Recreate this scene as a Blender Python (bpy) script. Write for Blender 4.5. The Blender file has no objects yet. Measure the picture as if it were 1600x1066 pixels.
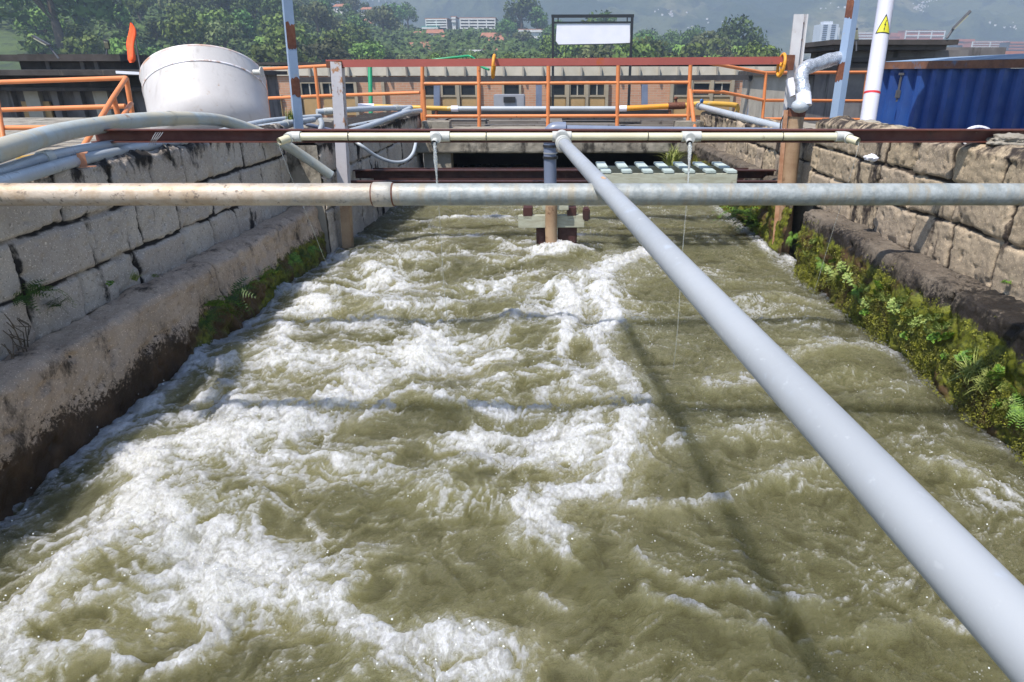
import bpy, bmesh, math, random
import numpy as np
from mathutils import Vector, Matrix
from math import sin, cos, pi, radians as R
random.seed(7)
scene = bpy.context.scene
COL = scene.collection
# ------------------------------------------------------------------ camera
F = 1040.0; PX, PY = 860.0, 533.0; PITCH = R(21.9)
cam_d = bpy.data.cameras.new('camera'); cam = bpy.data.objects.new('camera', cam_d); COL.objects.link(cam)
cam_d.sensor_width = 36; cam_d.lens = 36 * F / 1600; cam_d.shift_x = -60 / 1600
cam_d.clip_start = 0.02; cam_d.clip_end = 20000
cam.location = (0, 0, 0); cam.rotation_euler = (pi / 2 - PITCH, 0, 0)
scene.camera = cam
# ------------------------------------------------------------------ sky, sun, exposure
SUN = Vector((0.36, 0.40, -1.0)).normalized()          # direction the light travels
elev = math.asin(-SUN.z)
world = bpy.data.worlds.new('World'); scene.world = world; world.use_nodes = True
wn = world.node_tree; bgn = wn.nodes['Background']
sky = wn.nodes.new('ShaderNodeTexSky'); sky.sky_type = 'NISHITA'; sky.sun_disc = False
sky.sun_elevation = elev; sky.sun_rotation = math.atan2(-SUN.x, -SUN.y); sky.altitude = 1500
sky.air_density = 1.0; sky.dust_density = 1.2
wn.links.new(sky.outputs[0], bgn.inputs[0]); bgn.inputs[1].default_value = 0.15
sd = bpy.data.lights.new('sun', 'SUN'); sd.energy = 4.2; sd.angle = R(0.5); sd.color = (1.0, 0.95, 0.87)
so = bpy.data.objects.new('sun', sd); COL.objects.link(so); so.rotation_euler = SUN.to_track_quat('-Z', 'Y').to_euler()
scene.view_settings.view_transform = 'Standard'; scene.view_settings.look = 'None'
scene.cycles.max_bounces = 6; scene.cycles.volume_bounces = 0
scene.view_settings.exposure = 0.70; scene.view_settings.gamma = 1

# ------------------------------------------------------------------ helpers
cp, sp_ = cos(PITCH), sin(PITCH)
def D(u, v):
    b = (v - PY) / F
    return Vector(((u - PX) / F, cp - b * sp_, -sp_ - b * cp))
def P(u, v, t=None, x=None, y=None, z=None):
    d = D(u, v)
    if t is None:
        t = x / d.x if x is not None else (y / d.y if y is not None else z / d.z)
    return d * t

def tag(o, label=None, cat=None, group=None, kind=None):
    if label: o['label'] = label
    if cat: o['category'] = cat
    if group: o['group'] = group
    if kind: o['kind'] = kind
    return o
def thing(name, loc, label, cat, group=None, rz=0):
    o = bpy.data.objects.new(name, None); COL.objects.link(o); o.empty_display_size = .1
    o.location = loc; o.rotation_euler = (0, 0, rz)
    return tag(o, label, cat, group)
class MB:
    def __init__(s): s.v = []; s.f = []; s.m = []; s.sm = []
    def add(s, vs, fs, m=0, smooth=False):
        o = len(s.v); s.v += [tuple(v) for v in vs]
        for f in fs: s.f.append(tuple(i + o for i in f)); s.m.append(m); s.sm.append(smooth)
        return s
    def hexa(s, c, m=0):      # 8 corners: bottom 4 ccw, top 4 ccw
        return s.add(c, [(0, 3, 2, 1), (4, 5, 6, 7), (0, 1, 5, 4), (1, 2, 6, 5), (2, 3, 7, 6), (3, 0, 4, 7)], m)
    def box(s, c, d, rot=None, m=0, bev=0):
        if bev > 0:
            bm = bmesh.new(); bmesh.ops.create_cube(bm, size=1)
            for v in bm.verts: v.co = Vector((v.co.x * d[0], v.co.y * d[1], v.co.z * d[2]))
            bmesh.ops.bevel(bm, geom=bm.edges[:], offset=bev, segments=2, affect='EDGES')
            M_ = rot if rot is not None else Matrix.Identity(3)
            c = Vector(c)
            s.add([M_ @ v.co + c for v in bm.verts], [[v.index for v in f.verts] for f in bm.faces], m); bm.free(); return s
        x, y, z = d[0] / 2, d[1] / 2, d[2] / 2
        cs = [Vector(q) for q in [(-x, -y, -z), (x, -y, -z), (x, y, -z), (-x, y, -z), (-x, -y, z), (x, -y, z), (x, y, z), (-x, y, z)]]
        if rot is not None: cs = [rot @ q for q in cs]
        c = Vector(c)
        return s.hexa([q + c for q in cs], m)
    def bar(s, a, b, w, h, m=0, roll=0, bev=0):
        a = Vector(a); b = Vector(b); d = b - a
        q = d.to_track_quat('Y', 'Z').to_matrix()
        if roll: q = q @ Matrix.Rotation(roll, 3, 'Y')
        return s.box((a + b) / 2, (w, d.length, h), q, m, bev)
    def tube(s, pts, r, n=16, m=0, caps=True, smooth=True):
        pts = [Vector(p) for p in pts]; k = len(pts)
        rs = r if isinstance(r, (list, tuple)) else [r] * k
        t0 = (pts[1] - pts[0]).normalized()
        up = Vector((0, 0, 1)) if abs(t0.z) < .9 else Vector((1, 0, 0))
        nrm = (up - t0 * up.dot(t0)).normalized(); vs = []
        for i, p in enumerate(pts):
            if i == 0: t = t0
            elif i == k - 1: t = (pts[i] - pts[i - 1]).normalized()
            else: t = ((pts[i + 1] - pts[i]).normalized() + (pts[i] - pts[i - 1]).normalized()).normalized()
            nrm = (nrm - t * nrm.dot(t)).normalized(); bi = t.cross(nrm)
            for j in range(n):
                a = 2 * pi * j / n
                vs.append(p + (nrm * cos(a) + bi * sin(a)) * rs[i])
        fs = [(i * n + j, i * n + (j + 1) % n, (i + 1) * n + (j + 1) % n, (i + 1) * n + j) for i in range(k - 1) for j in range(n)]
        s.add(vs, fs, m, smooth)
        if caps:
            s.add(vs[:n], [tuple(reversed(range(n)))], m); s.add(vs[-n:], [tuple(range(n))], m)
        return s
    def sphere(s, c, r, m=0, seg=12, sc=(1, 1, 1)):
        vs = []; c = Vector(c); k = seg // 2
        for i in range(k + 1):
            for j in range(seg):
                th = pi * i / k; ph = 2 * pi * j / seg
                vs.append(c + Vector((sin(th) * cos(ph) * sc[0], sin(th) * sin(ph) * sc[1], cos(th) * sc[2])) * r)
        return s.add(vs, [(i * seg + j, (i + 1) * seg + j, (i + 1) * seg + (j + 1) % seg, i * seg + (j + 1) % seg) for i in range(k) for j in range(seg)], m, True)
    def prism(s, poly, ax, thick, m=0):   # poly: 3-D points, ax: extrusion vector
        n = len(poly); ax = Vector(ax).normalized() * thick
        vs = [Vector(p) for p in poly] + [Vector(p) + ax for p in poly]
        return s.add(vs, [tuple(range(n)), tuple(reversed(range(n, 2 * n)))] + [(i, i + n, (i + 1) % n + n, (i + 1) % n) for i in range(n)], m)
    def build(s, name, mats, parent=None, label=None):
        me = bpy.data.meshes.new(name)
        vs = s.v
        if parent is not None:
            p = Vector(parent.location); q = parent.parent
            while q is not None: p += Vector(q.location); q = q.parent
            vs = [(a - p.x, b - p.y, c - p.z) for a, b, c in vs]
        me.from_pydata(vs, [], s.f)
        if not isinstance(mats, (list, tuple)): mats = [mats]
        for m in mats: me.materials.append(m)
        me.polygons.foreach_set('material_index', s.m); me.polygons.foreach_set('use_smooth', s.sm)
        me.update()
        o = bpy.data.objects.new(name, me); COL.objects.link(o)
        if parent is not None: o.parent = parent
        if label: o['label'] = label
        return o
def fixn(o):
    bm = bmesh.new(); bm.from_mesh(o.data); bmesh.ops.recalc_face_normals(bm, faces=bm.faces[:]); bm.to_mesh(o.data); bm.free(); return o
def bez(pts, n=8):       # catmull-rom through 3-D points
    pts = [Vector(p) for p in pts]; q = [pts[0] * 2 - pts[1]] + pts + [pts[-1] * 2 - pts[-2]]; out = []
    for i in range(1, len(q) - 2):
        for k in range(n):
            t = k / n; a, b, c, d = q[i - 1:i + 3]
            out.append(.5 * ((2 * b) + (c - a) * t + (2 * a - 5 * b + 4 * c - d) * t * t + (3 * b - a - 3 * c + d) * t ** 3))
    return out + [pts[-1]]
def copy_tree(o, parent=None):
    c = o.copy(); COL.objects.link(c)
    if parent: c.parent = parent
    for ch in list(o.children): copy_tree(ch, c)
    return c
# numpy noise
_rng = np.random.RandomState(3); _perm = _rng.permutation(512); _perm = np.concatenate([_perm, _perm, _perm])
_g = _rng.rand(512) * 2 * pi; _gx, _gy = np.cos(_g), np.sin(_g)
def pn(x, y, seed=0):
    x = x + seed * 17.31; y = y + seed * 9.77
    xi = np.floor(x).astype(int); yi = np.floor(y).astype(int); xf = x - xi; yf = y - yi
    u = xf * xf * xf * (xf * (xf * 6 - 15) + 10); v = yf * yf * yf * (yf * (yf * 6 - 15) + 10)
    def g(a, b):
        h = _perm[(_perm[(xi + a) % 512] + yi + b) % 512]
        return _gx[h] * (xf - a) + _gy[h] * (yf - b)
    n0 = g(0, 0) * (1 - u) + g(1, 0) * u; n1 = g(0, 1) * (1 - u) + g(1, 1) * u
    return (n0 * (1 - v) + n1 * v) * 1.5
def fbm(x, y, o=4, seed=0, gain=.5, ridge=False):
    s = 0; a = 1; tot = 0
    for i in range(o):
        n = pn(x * 2 ** i, y * 2 ** i, seed + i)
        s = s + a * ((1 - 2 * np.abs(n)) if ridge else n); tot += a; a *= gain
    return s / tot
def sst(a, b, x):
    t = np.clip((x - a) / (b - a), 0, 1); return t * t * (3 - 2 * t)
def gridmesh(name, V, mats, attrs=None, parent=None, flip=False):
    r, c, _ = V.shape
    idx = np.arange(r * c).reshape(r, c)
    q = np.stack([idx[:-1, :-1], idx[:-1, 1:], idx[1:, 1:], idx[1:, :-1]], -1).reshape(-1, 4)
    if flip: q = q[:, ::-1]
    me = bpy.data.meshes.new(name); n = len(q)
    me.vertices.add(r * c); me.loops.add(n * 4); me.polygons.add(n)
    me.vertices.foreach_set('co', V.astype(np.float32).ravel())
    me.loops.foreach_set('vertex_index', q.astype(np.int32).ravel())
    me.polygons.foreach_set('loop_start', np.arange(0, n * 4, 4, dtype=np.int32))
    me.polygons.foreach_set('loop_total', np.full(n, 4, dtype=np.int32))
    me.polygons.foreach_set('use_smooth', np.ones(n, dtype=bool))
    me.update(calc_edges=True)
    for k, a in (attrs or {}).items():
        at = me.attributes.new(k, 'FLOAT', 'POINT'); at.data.foreach_set('value', np.asarray(a, dtype=np.float32).ravel())
    for m in (mats if isinstance(mats, (list, tuple)) else [mats]): me.materials.append(m)
    o = bpy.data.objects.new(name, me); COL.objects.link(o)
    if parent is not None: o.parent = parent
    return o
def cloud(name, verts, faces, mat, parent=None, attrs=None, smooth=False):      # numpy verts (n,3), faces (m,k)
    k = faces.shape[1]; me = bpy.data.meshes.new(name); n = len(faces)
    me.vertices.add(len(verts)); me.loops.add(n * k); me.polygons.add(n)
    me.vertices.foreach_set('co', verts.astype(np.float32).ravel())
    me.loops.foreach_set('vertex_index', faces.astype(np.int32).ravel())
    me.polygons.foreach_set('loop_start', np.arange(0, n * k, k, dtype=np.int32))
    me.polygons.foreach_set('loop_total', np.full(n, k, dtype=np.int32))
    if smooth: me.polygons.foreach_set('use_smooth', np.ones(n, dtype=bool))
    me.update(calc_edges=True); me.materials.append(mat)
    o = bpy.data.objects.new(name, me); COL.objects.link(o)
    if parent is not None: o.parent = parent
    return o

# ------------------------------------------------------------------ materials
class NT:
    def __init__(s, name):
        s.mat = bpy.data.materials.new(name); s.mat.use_nodes = True; s.t = s.mat.node_tree
        s.b = s.t.nodes['Principled BSDF']; s.tc = s.t.nodes.new('ShaderNodeTexCoord'); s.co = s.tc.outputs['Object']
    def n(s, typ, **k):
        x = s.t.nodes.new('ShaderNode' + typ)
        for a, b in k.items(): setattr(x, a, b)
        return x
    def L(s, a, b): s.t.links.new(a, b)
    def noise(s, scale, detail=6, rough=.55, st=None, dist=0):
        x = s.n('TexNoise'); x.inputs['Scale'].default_value = scale; x.inputs['Detail'].default_value = detail
        x.inputs['Roughness'].default_value = rough; x.inputs['Distortion'].default_value = dist
        if st:
            mp = s.n('Mapping'); mp.inputs['Scale'].default_value = st; s.L(s.co, mp.inputs[0]); s.L(mp.outputs[0], x.inputs[0])
        else: s.L(s.co, x.inputs[0])
        return x.outputs[0]
    def rng(s, v, a, b, c=0, d=1, smooth=True):
        x = s.n('MapRange'); x.interpolation_type = 'SMOOTHSTEP' if smooth else 'LINEAR'; s.L(v, x.inputs[0])
        for i, q in enumerate((a, b, c, d)): x.inputs[i + 1].default_value = q
        return x.outputs[0]
    def mix(s, f, a, b):
        x = s.n('Mix', data_type='RGBA')
        for i, q in ((0, f), (6, a), (7, b)):
            if isinstance(q, (int, float)): x.inputs[i].default_value = q
            elif isinstance(q, (tuple, list)): x.inputs[i].default_value = (*q, 1)
            else: s.L(q, x.inputs[i])
        return x.outputs[2]
    def math(s, op, a, b=None, c=None):
        x = s.n('Math', operation=op)
        for i, q in enumerate((a, b, c)):
            if q is None: continue
            if isinstance(q, (int, float)): x.inputs[i].default_value = q
            else: s.L(q, x.inputs[i])
        return x.outputs[0]
    def attr(s, nm): x = s.n('Attribute'); x.attribute_name = nm; return x.outputs['Fac']
    def z(s): x = s.n('SeparateXYZ'); s.L(s.co, x.inputs[0]); return x.outputs[2]
    def bump(s, h, strength=.3, dist=.01):
        x = s.n('Bump'); x.inputs['Strength'].default_value = strength; x.inputs['Distance'].default_value = dist
        s.L(h, x.inputs['Height'])
        if s.b.inputs['Normal'].is_linked: s.L(s.b.inputs['Normal'].links[0].from_socket, x.inputs['Normal'])
        s.L(x.outputs[0], s.b.inputs['Normal'])
    def fin(s, col, rough=.6, metal=0, spec=None):
        if isinstance(col, (tuple, list)): s.b.inputs['Base Color'].default_value = (*col, 1)
        else: s.L(col, s.b.inputs['Base Color'])
        if isinstance(rough, (int, float)): s.b.inputs['Roughness'].default_value = rough
        else: s.L(rough, s.b.inputs['Roughness'])
        s.b.inputs['Metallic'].default_value = metal
        if spec is not None: s.b.inputs['Specular IOR Level'].default_value = spec
        return s.mat
def weath(name, c1, c2, scale=3, rough=.6, metal=0, layers=(), bump=.2, bscale=60, bdist=.004, st=None):
    m = NT(name); c = m.mix(m.rng(m.noise(scale, 8, .6, st), .35, .68), c1, c2)
    for (lc, ls, lo, hi, *rest) in layers:
        c = m.mix(m.rng(m.noise(ls, 9, .65, rest[0] if rest else None), lo, hi), c, lc)
    m.bump(m.noise(bscale, 8, .6), bump, bdist)
    return m.fin(c, m.rng(m.noise(scale * 4, 4), .3, .7, rough - .1, rough + .15), metal)
RUST = (.17, .055, .022); RUSTD = (.07, .025, .014); DIRT = (.09, .07, .05)
m_white = weath('white_paint_rust', (.62, .6, .6), (.5, .48, .48), 4, .45, layers=[((.3, .14, .06), 9, .62, .7), (RUST, 5, .63, .67)])
m_pale = weath('pale_paint_rust', (.5, .5, .53), (.42, .42, .45), 4, .45, layers=[((.3, .14, .06), 12, .57, .66), (RUST, 7, .6, .63, (1, 1, .35))])
m_blue_grey = weath('blue_grey_paint', (.25, .33, .46), (.2, .27, .38), 3, .4, layers=[((.3, .3, .3), 20, .6, .72)])
m_rust = weath('rust', (.15, .052, .026), (.09, .03, .018), 12, .75, layers=[((.24, .1, .05), 30, .58, .7)], bump=.4)
m_rustbeam = weath('oxide_red_beam', (.12, .032, .02), (.075, .022, .015), 6, .55, layers=[((.22, .17, .14), 40, .66, .76, (.4, 1, 1)), ((.04, .02, .015), 5, .58, .7)], bump=.3)
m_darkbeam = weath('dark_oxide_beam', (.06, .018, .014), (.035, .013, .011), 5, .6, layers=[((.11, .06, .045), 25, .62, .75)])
m_redrail = weath('faded_red_rail', (.36, .085, .065), (.3, .07, .055), 2, .5, layers=[((.36, .075, .02), 6, .62, .68), ((.14, .06, .045), 14, .66, .72)])
m_orange = weath('orange_paint', (.68, .23, .075), (.58, .19, .065), 3, .45, layers=[((.45, .22, .13), 16, .6, .72), (RUST, 11, .68, .72)])
m_orange2 = weath('fluorescent_orange_cloth', (.9, .11, .02), (.8, .09, .02), 3, .8)
m_tank = weath('tank_white', (.54, .51, .49), (.47, .44, .425), 2.2, .42, layers=[((.36, .25, .17), 9, .62, .72), ((.36, .33, .31), 4, .52, .75, (2, 2, .25)), ((.2, .15, .12), 30, .68, .72)], bump=.08)
m_tankrust = weath('tank_seam_rust', (.62, .55, .53), (.36, .2, .12), 14, .6, layers=[((.75, .72, .75), 6, .47, .55)])
m_cream = weath('cream_pvc', (.66, .61, .43), (.56, .5, .34), 5, .35, layers=[((.3, .26, .18), 22, .62, .75)], bump=.05)
m_pvc = weath('grey_pvc', (.42, .45, .48), (.35, .38, .41), 3, .35, layers=[((.3, .32, .33), 14, .63, .78), ((.28, .2, .13), 9, .7, .8)], bump=.06)
m_pvcfit = weath('fitting_pvc', (.5, .5, .46), (.42, .42, .4), 9, .45, layers=[((.25, .22, .17), 30, .58, .7)], bump=.1)
m_pvcd = weath('slate_pvc', (.17, .2, .28), (.14, .165, .23), 5, .4, layers=[((.26, .27, .3), 16, .6, .75)], bump=.08)
m_diag = weath('light_grey_conduit', (.33, .345, .365), (.285, .30, .32), 2.5, .42, layers=[((.36, .4, .46), 13, .6, .75), ((.36, .375, .395), 60, .6, .7)], bump=.1, bscale=90, bdist=.001)
m_black = weath('black_plastic_and_shade', (.012, .012, .013), (.02, .02, .02), 5, .5)  # also painted into openings to stand in for their shade
m_green = weath('green_pipe', (.02, .28, .12), (.02, .22, .1), 4, .35)
m_yellow = weath('yellow_pipe', (.62, .36, .05), (.5, .29, .05), 5, .45, layers=[((.3, .27, .2), 9, .58, .62), ((.5, .45, .26), 4, .55, .62)])
m_wheel = weath('yellow_handwheel', (.7, .3, .02), (.6, .25, .02), 6, .45, layers=[(RUST, 16, .66, .72)])
m_foil = weath('foil_wrap', (.62, .64, .68), (.4, .42, .46), 22, .25, .55, layers=[((.16, .15, .14), 13, .6, .66)], bump=1.0, bscale=26, bdist=.012)
m_brownpipe = weath('scaled_brown_pipe', (.38, .26, .16), (.26, .16, .09), 7, .55, layers=[((.12, .06, .03), 14, .56, .68), ((.42, .34, .25), 3, .6, .75)], bump=.3)
m_hose = weath('stained_pvc_hose', (.42, .46, .45), (.36, .33, .25), 5, .42, layers=[((.26, .15, .08), 6, .6, .7), ((.47, .43, .33), 2.5, .48, .6), ((.2, .24, .3), 18, .64, .74)], bump=.15)
m_wood = weath('limed_wood', (.42, .43, .34), (.32, .31, .23), 8, .8, layers=[((.18, .13, .08), 12, .62, .74)], bump=.4, st=(1, 6, 6))
m_slat = weath('pale_green_slat', (.44, .5, .47), (.36, .42, .39), 10, .75, layers=[((.2, .2, .15), 20, .6, .75)])
m_plank = weath('grey_plank', (.2, .18, .16), (.13, .115, .1), 5, .85, layers=[((.05, .04, .035), 14, .55, .68)], bump=.5, st=(.5, 4, 4))
m_conc = weath('stained_concrete', (.3, .27, .22), (.2, .175, .14), 3, .9, layers=[((.045, .038, .03), 5, .52, .66, (1, 1, .5)), ((.36, .32, .26), 20, .6, .7)], bump=.6, bscale=40, bdist=.01)
m_concd = weath('dark_weathered_concrete', (.06, .05, .045), (.035, .03, .027), 1.5, .9, layers=[((.12, .1, .08), 4, .6, .72, (1, 1, .15))], bump=.4)
m_concw = weath('streaked_wall_panel', (.17, .155, .15), (.11, .1, .1), 1.5, .9, layers=[((.045, .04, .036), 3, .5, .66, (1, 1, .12)), ((.22, .19, .15), 2, .6, .7, (1, 1, .2))], bump=.3)
m_concl = weath('pale_fluted_concrete', (.4, .36, .3), (.32, .29, .24), 1.5, .9, layers=[((.16, .13, .11), 3, .55, .7, (1, 1, .15))], bump=.3)
m_panel = weath('plywood_patch', (.42, .27, .12), (.35, .22, .1), 3, .8)
m_galv = None
m_wire = weath('grey_wire', (.3, .3, .3), (.2, .2, .2), 9, .5)
m_signyel = weath('sign_yellow', (.62, .58, .03), (.56, .52, .03), 5, .4)
m_signw = weath('white_board', (.8, .78, .84), (.74, .73, .79), 2, .5)
m_pole = weath('pole_lilac_white', (.6, .6, .7), (.54, .54, .63), 4, .4, layers=[((.42, .42, .48), 16, .62, .75, (1, 1, 3))])
m_red = weath('red_band', (.6, .03, .04), (.5, .03, .03), 5, .5)
m_cont = weath('container_blue', (.022, .08, .29), (.016, .055, .22), 2, .45, layers=[((.05, .14, .36), 5, .6, .75, (1, 1, .3)), ((.07, .03, .05), 6, .66, .75, (1, 1, .1))], bump=.1)
m_contr = weath('container_rust_frame', (.2, .09, .05), (.13, .06, .04), 9, .7, layers=[((.1, .13, .2), 5, .55, .65)])
m_conttop = weath('container_roof', (.22, .3, .42), (.17, .25, .36), 1.5, .5, layers=[((.2, .16, .13), 5, .6, .75)])
m_glassd = NT('dark_window_glass').fin((.025, .03, .035), .08)
m_beige = weath('beige_frame', (.36, .3, .21), (.3, .25, .18), 2, .7)
m_ochre = weath('ochre_panel', (.42, .27, .12), (.35, .23, .1), 2, .7, layers=[((.36, .28, .2), 5, .62, .75)])
m_eave = weath('eave_panel', (.42, .38, .31), (.34, .31, .25), 1, .8, layers=[((.3, .26, .2), 4, .6, .75)])
m_gutter = weath('dark_duct', (.05, .045, .045), (.03, .028, .03), 1, .8, layers=[((.1, .085, .07), 5, .6, .75)])
m_darkframe = NT('black_sign_frame').fin((.012, .013, .016), .4)
m_ground = weath('yard_ground', (.13, .12, .1), (.09, .085, .07), .4, .95, layers=[((.06, .08, .03), 1.5, .55, .7)])
m_lampgrey = weath('lamp_grey', (.12, .12, .13), (.08, .08, .09), 5, .5)
m_lens = NT('lamp_lens').fin((.45, .43, .3), .3)
# brick
def brick():
    m = NT('orange_brick'); bt = m.n('TexBrick'); mp = m.n('Mapping'); mp.inputs['Rotation'].default_value = (pi / 2, 0, 0)
    m.L(m.co, mp.inputs[0]); m.L(mp.outputs[0], bt.inputs[0])
    for k, v in (('Color1', (.5, .25, .15, 1)), ('Color2', (.42, .2, .115, 1)), ('Mortar', (.42, .32, .23, 1))): bt.inputs[k].default_value = v
    bt.inputs['Scale'].default_value = 1.0; bt.inputs['Brick Width'].default_value = .3; bt.inputs['Row Height'].default_value = .09; bt.inputs['Mortar Size'].default_value = .012
    c = m.mix(m.rng(m.noise(.8, 5), .45, .7), bt.outputs[0], (.58, .35, .22))
    return m.fin(m.mix(.35, bt.outputs[0], c), .85)
m_brick = brick()
# galvanised cross pipe: limescale to the left, clean zinc to the right
def galv():
    m = NT('galvanised_scaled'); x = m.n('SeparateXYZ'); m.L(m.co, x.inputs[0])
    zinc = m.mix(m.rng(m.noise(28, 6, .7), .35, .65), (.23, .25, .245), (.35, .37, .365))
    zinc = m.mix(m.rng(m.noise(6, 5, .7, (4, 1, 1)), .46, .68), zinc, (.31, .28, .22))
    lime = m.mix(m.rng(m.noise(16, 8, .7), .35, .68), (.52, .43, .34), (.4, .29, .19))
    lime = m.mix(m.rng(m.noise(45, 8, .7), .56, .66), lime, (.17, .13, .1))
    f = m.math('ADD', x.outputs[0], m.math('MULTIPLY', m.noise(3, 6), 1.2))
    c = m.mix(m.rng(f, -.35, .25, 1, 0), zinc, lime)
    m.bump(m.noise(60, 8, .7), .5, .004); m.bump(m.noise(18, 5), .25, .01)
    return m.fin(c, .5, .15)
m_galv = galv()
# block walls / ledges use mesh attributes (joint, tint, dirt)
def wallmat(name, cA, cB, cj, cd, warm, wet_z=None, wetc=(.035, .02, .012), mossy=False):
    m = NT(name)
    c = m.mix(m.rng(m.noise(5, 9, .65), .35, .65), cA, cB)
    c = m.mix(m.math('MULTIPLY', m.attr('tint'), .55), c, warm)
    c = m.mix(m.rng(m.noise(70, 5, .7), .55, .68), c, tuple(q * .45 for q in cA))
    c = m.mix(m.rng(m.noise(150, 3, .6), .58, .7), c, tuple(min(1, q * 1.5) for q in cA))
    d = m.math('ADD', m.attr('dirt'), m.math('MULTIPLY', m.math('SUBTRACT', m.noise(9, 9, .72, (1, 1, .55)), .5), 2.2))
    c = m.mix(m.rng(d, .35, .75), c, cd)
    c = m.mix(m.rng(m.attr('joint'), .25, .8), c, cj)
    if wet_z is not None:
        h = m.math('ADD', m.z(), m.math('MULTIPLY', m.math('SUBTRACT', m.noise(55, 9, .8), .5), .5))
        h = m.math('ADD', h, m.math('MULTIPLY', m.math('SUBTRACT', m.noise(3, 5, .6), .5), .35))
        w = m.rng(h, wet_z - .02, wet_z + .02, 1, 0)
        c = m.mix(w, c, m.mix(m.rng(m.noise(8, 6), .4, .7), wetc, tuple(q * 2.2 for q in wetc)))
        m.L(m.rng(w, 0, 1, .92, .5), m.b.inputs['Roughness'])
        rough = None
    if mossy:
        mo = m.rng(m.math('ADD', m.attr('moss'), m.math('MULTIPLY', m.math('SUBTRACT', m.noise(14, 9, .75), .5), 1.6)), .42, .62)
        mc = m.mix(m.rng(m.noise(30, 7, .7), .38, .62), (.05, .06, .01), (.17, .18, .02))
        mc = m.mix(m.rng(m.noise(5, 6, .6), .46, .6), mc, (.075, .045, .02))
        c = m.mix(mo, c, mc)
    m.bump(m.noise(120, 6, .75), .7, .004); m.bump(m.noise(28, 8, .7), .6, .012)
    m.L(c, m.b.inputs['Base Color'])
    if wet_z is None: m.b.inputs['Roughness'].default_value = .92
    m.b.inputs['Specular IOR Level'].default_value = .25
    return m.mat
m_blockL = wallmat('grey_block', (.52, .46, .39), (.4, .35, .3), (.03, .025, .022), (.03, .026, .024), (.38, .31, .26))
m_blockR = wallmat('tan_block', (.46, .36, .24), (.3, .235, .16), (.04, .03, .022), (.045, .035, .03), (.33, .27, .22))
m_ledgeL = wallmat('pink_render_ledge', (.5, .385, .29), (.37, .28, .205), (.05, .035, .025), (.05, .038, .028), (.36, .27, .2), wet_z=-1.12, wetc=(.036, .021, .011), mossy=True)
m_ledgeR = wallmat('black_wet_ledge', (.17, .14, .11), (.075, .06, .048), (.02, .017, .014), (.018, .015, .013), (.085, .068, .052), wet_z=-.89, wetc=(.014, .011, .009), mossy=True)

# ================================================================== SETTING: ground, walls, water
def resample(pts, step):
    pts = np.array(pts, float); seg = np.hypot(*np.diff(pts, axis=0).T); cum = np.concatenate([[0], np.cumsum(seg)])
    n = max(2, int(cum[-1] / step)); s = np.linspace(0, cum[-1], n)
    X = np.interp(s, cum, pts[:, 0]); Z = np.interp(s, cum, pts[:, 1])
    dx = np.gradient(X); dz = np.gradient(Z); l = np.hypot(dx, dz) + 1e-9
    return X, Z, dz / l, -dx / l, s
def sweep(name, prof, y, disp, mat, parent, side, attrs_fn):
    X, Z, nx, nz, s = resample(prof, .009)
    # profile runs from the back over the top and down the channel face; make normals point to the channel/up
    if np.mean(nx) * side > 0: nx, nz = -nx, -nz
    Y, XX = np.meshgrid(y, X, indexing='ij'); ZZ = np.broadcast_to(Z, Y.shape); S = np.broadcast_to(s, Y.shape)
    d, at = disp(Y, XX, ZZ, S); NX = np.broadcast_to(nx, Y.shape); NZ = np.broadcast_to(nz, Y.shape)
    V = np.stack([XX + NX * d, Y, ZZ + NZ * d], -1)
    return gridmesh(name, V, mat, at, parent, flip=(side < 0))
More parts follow.
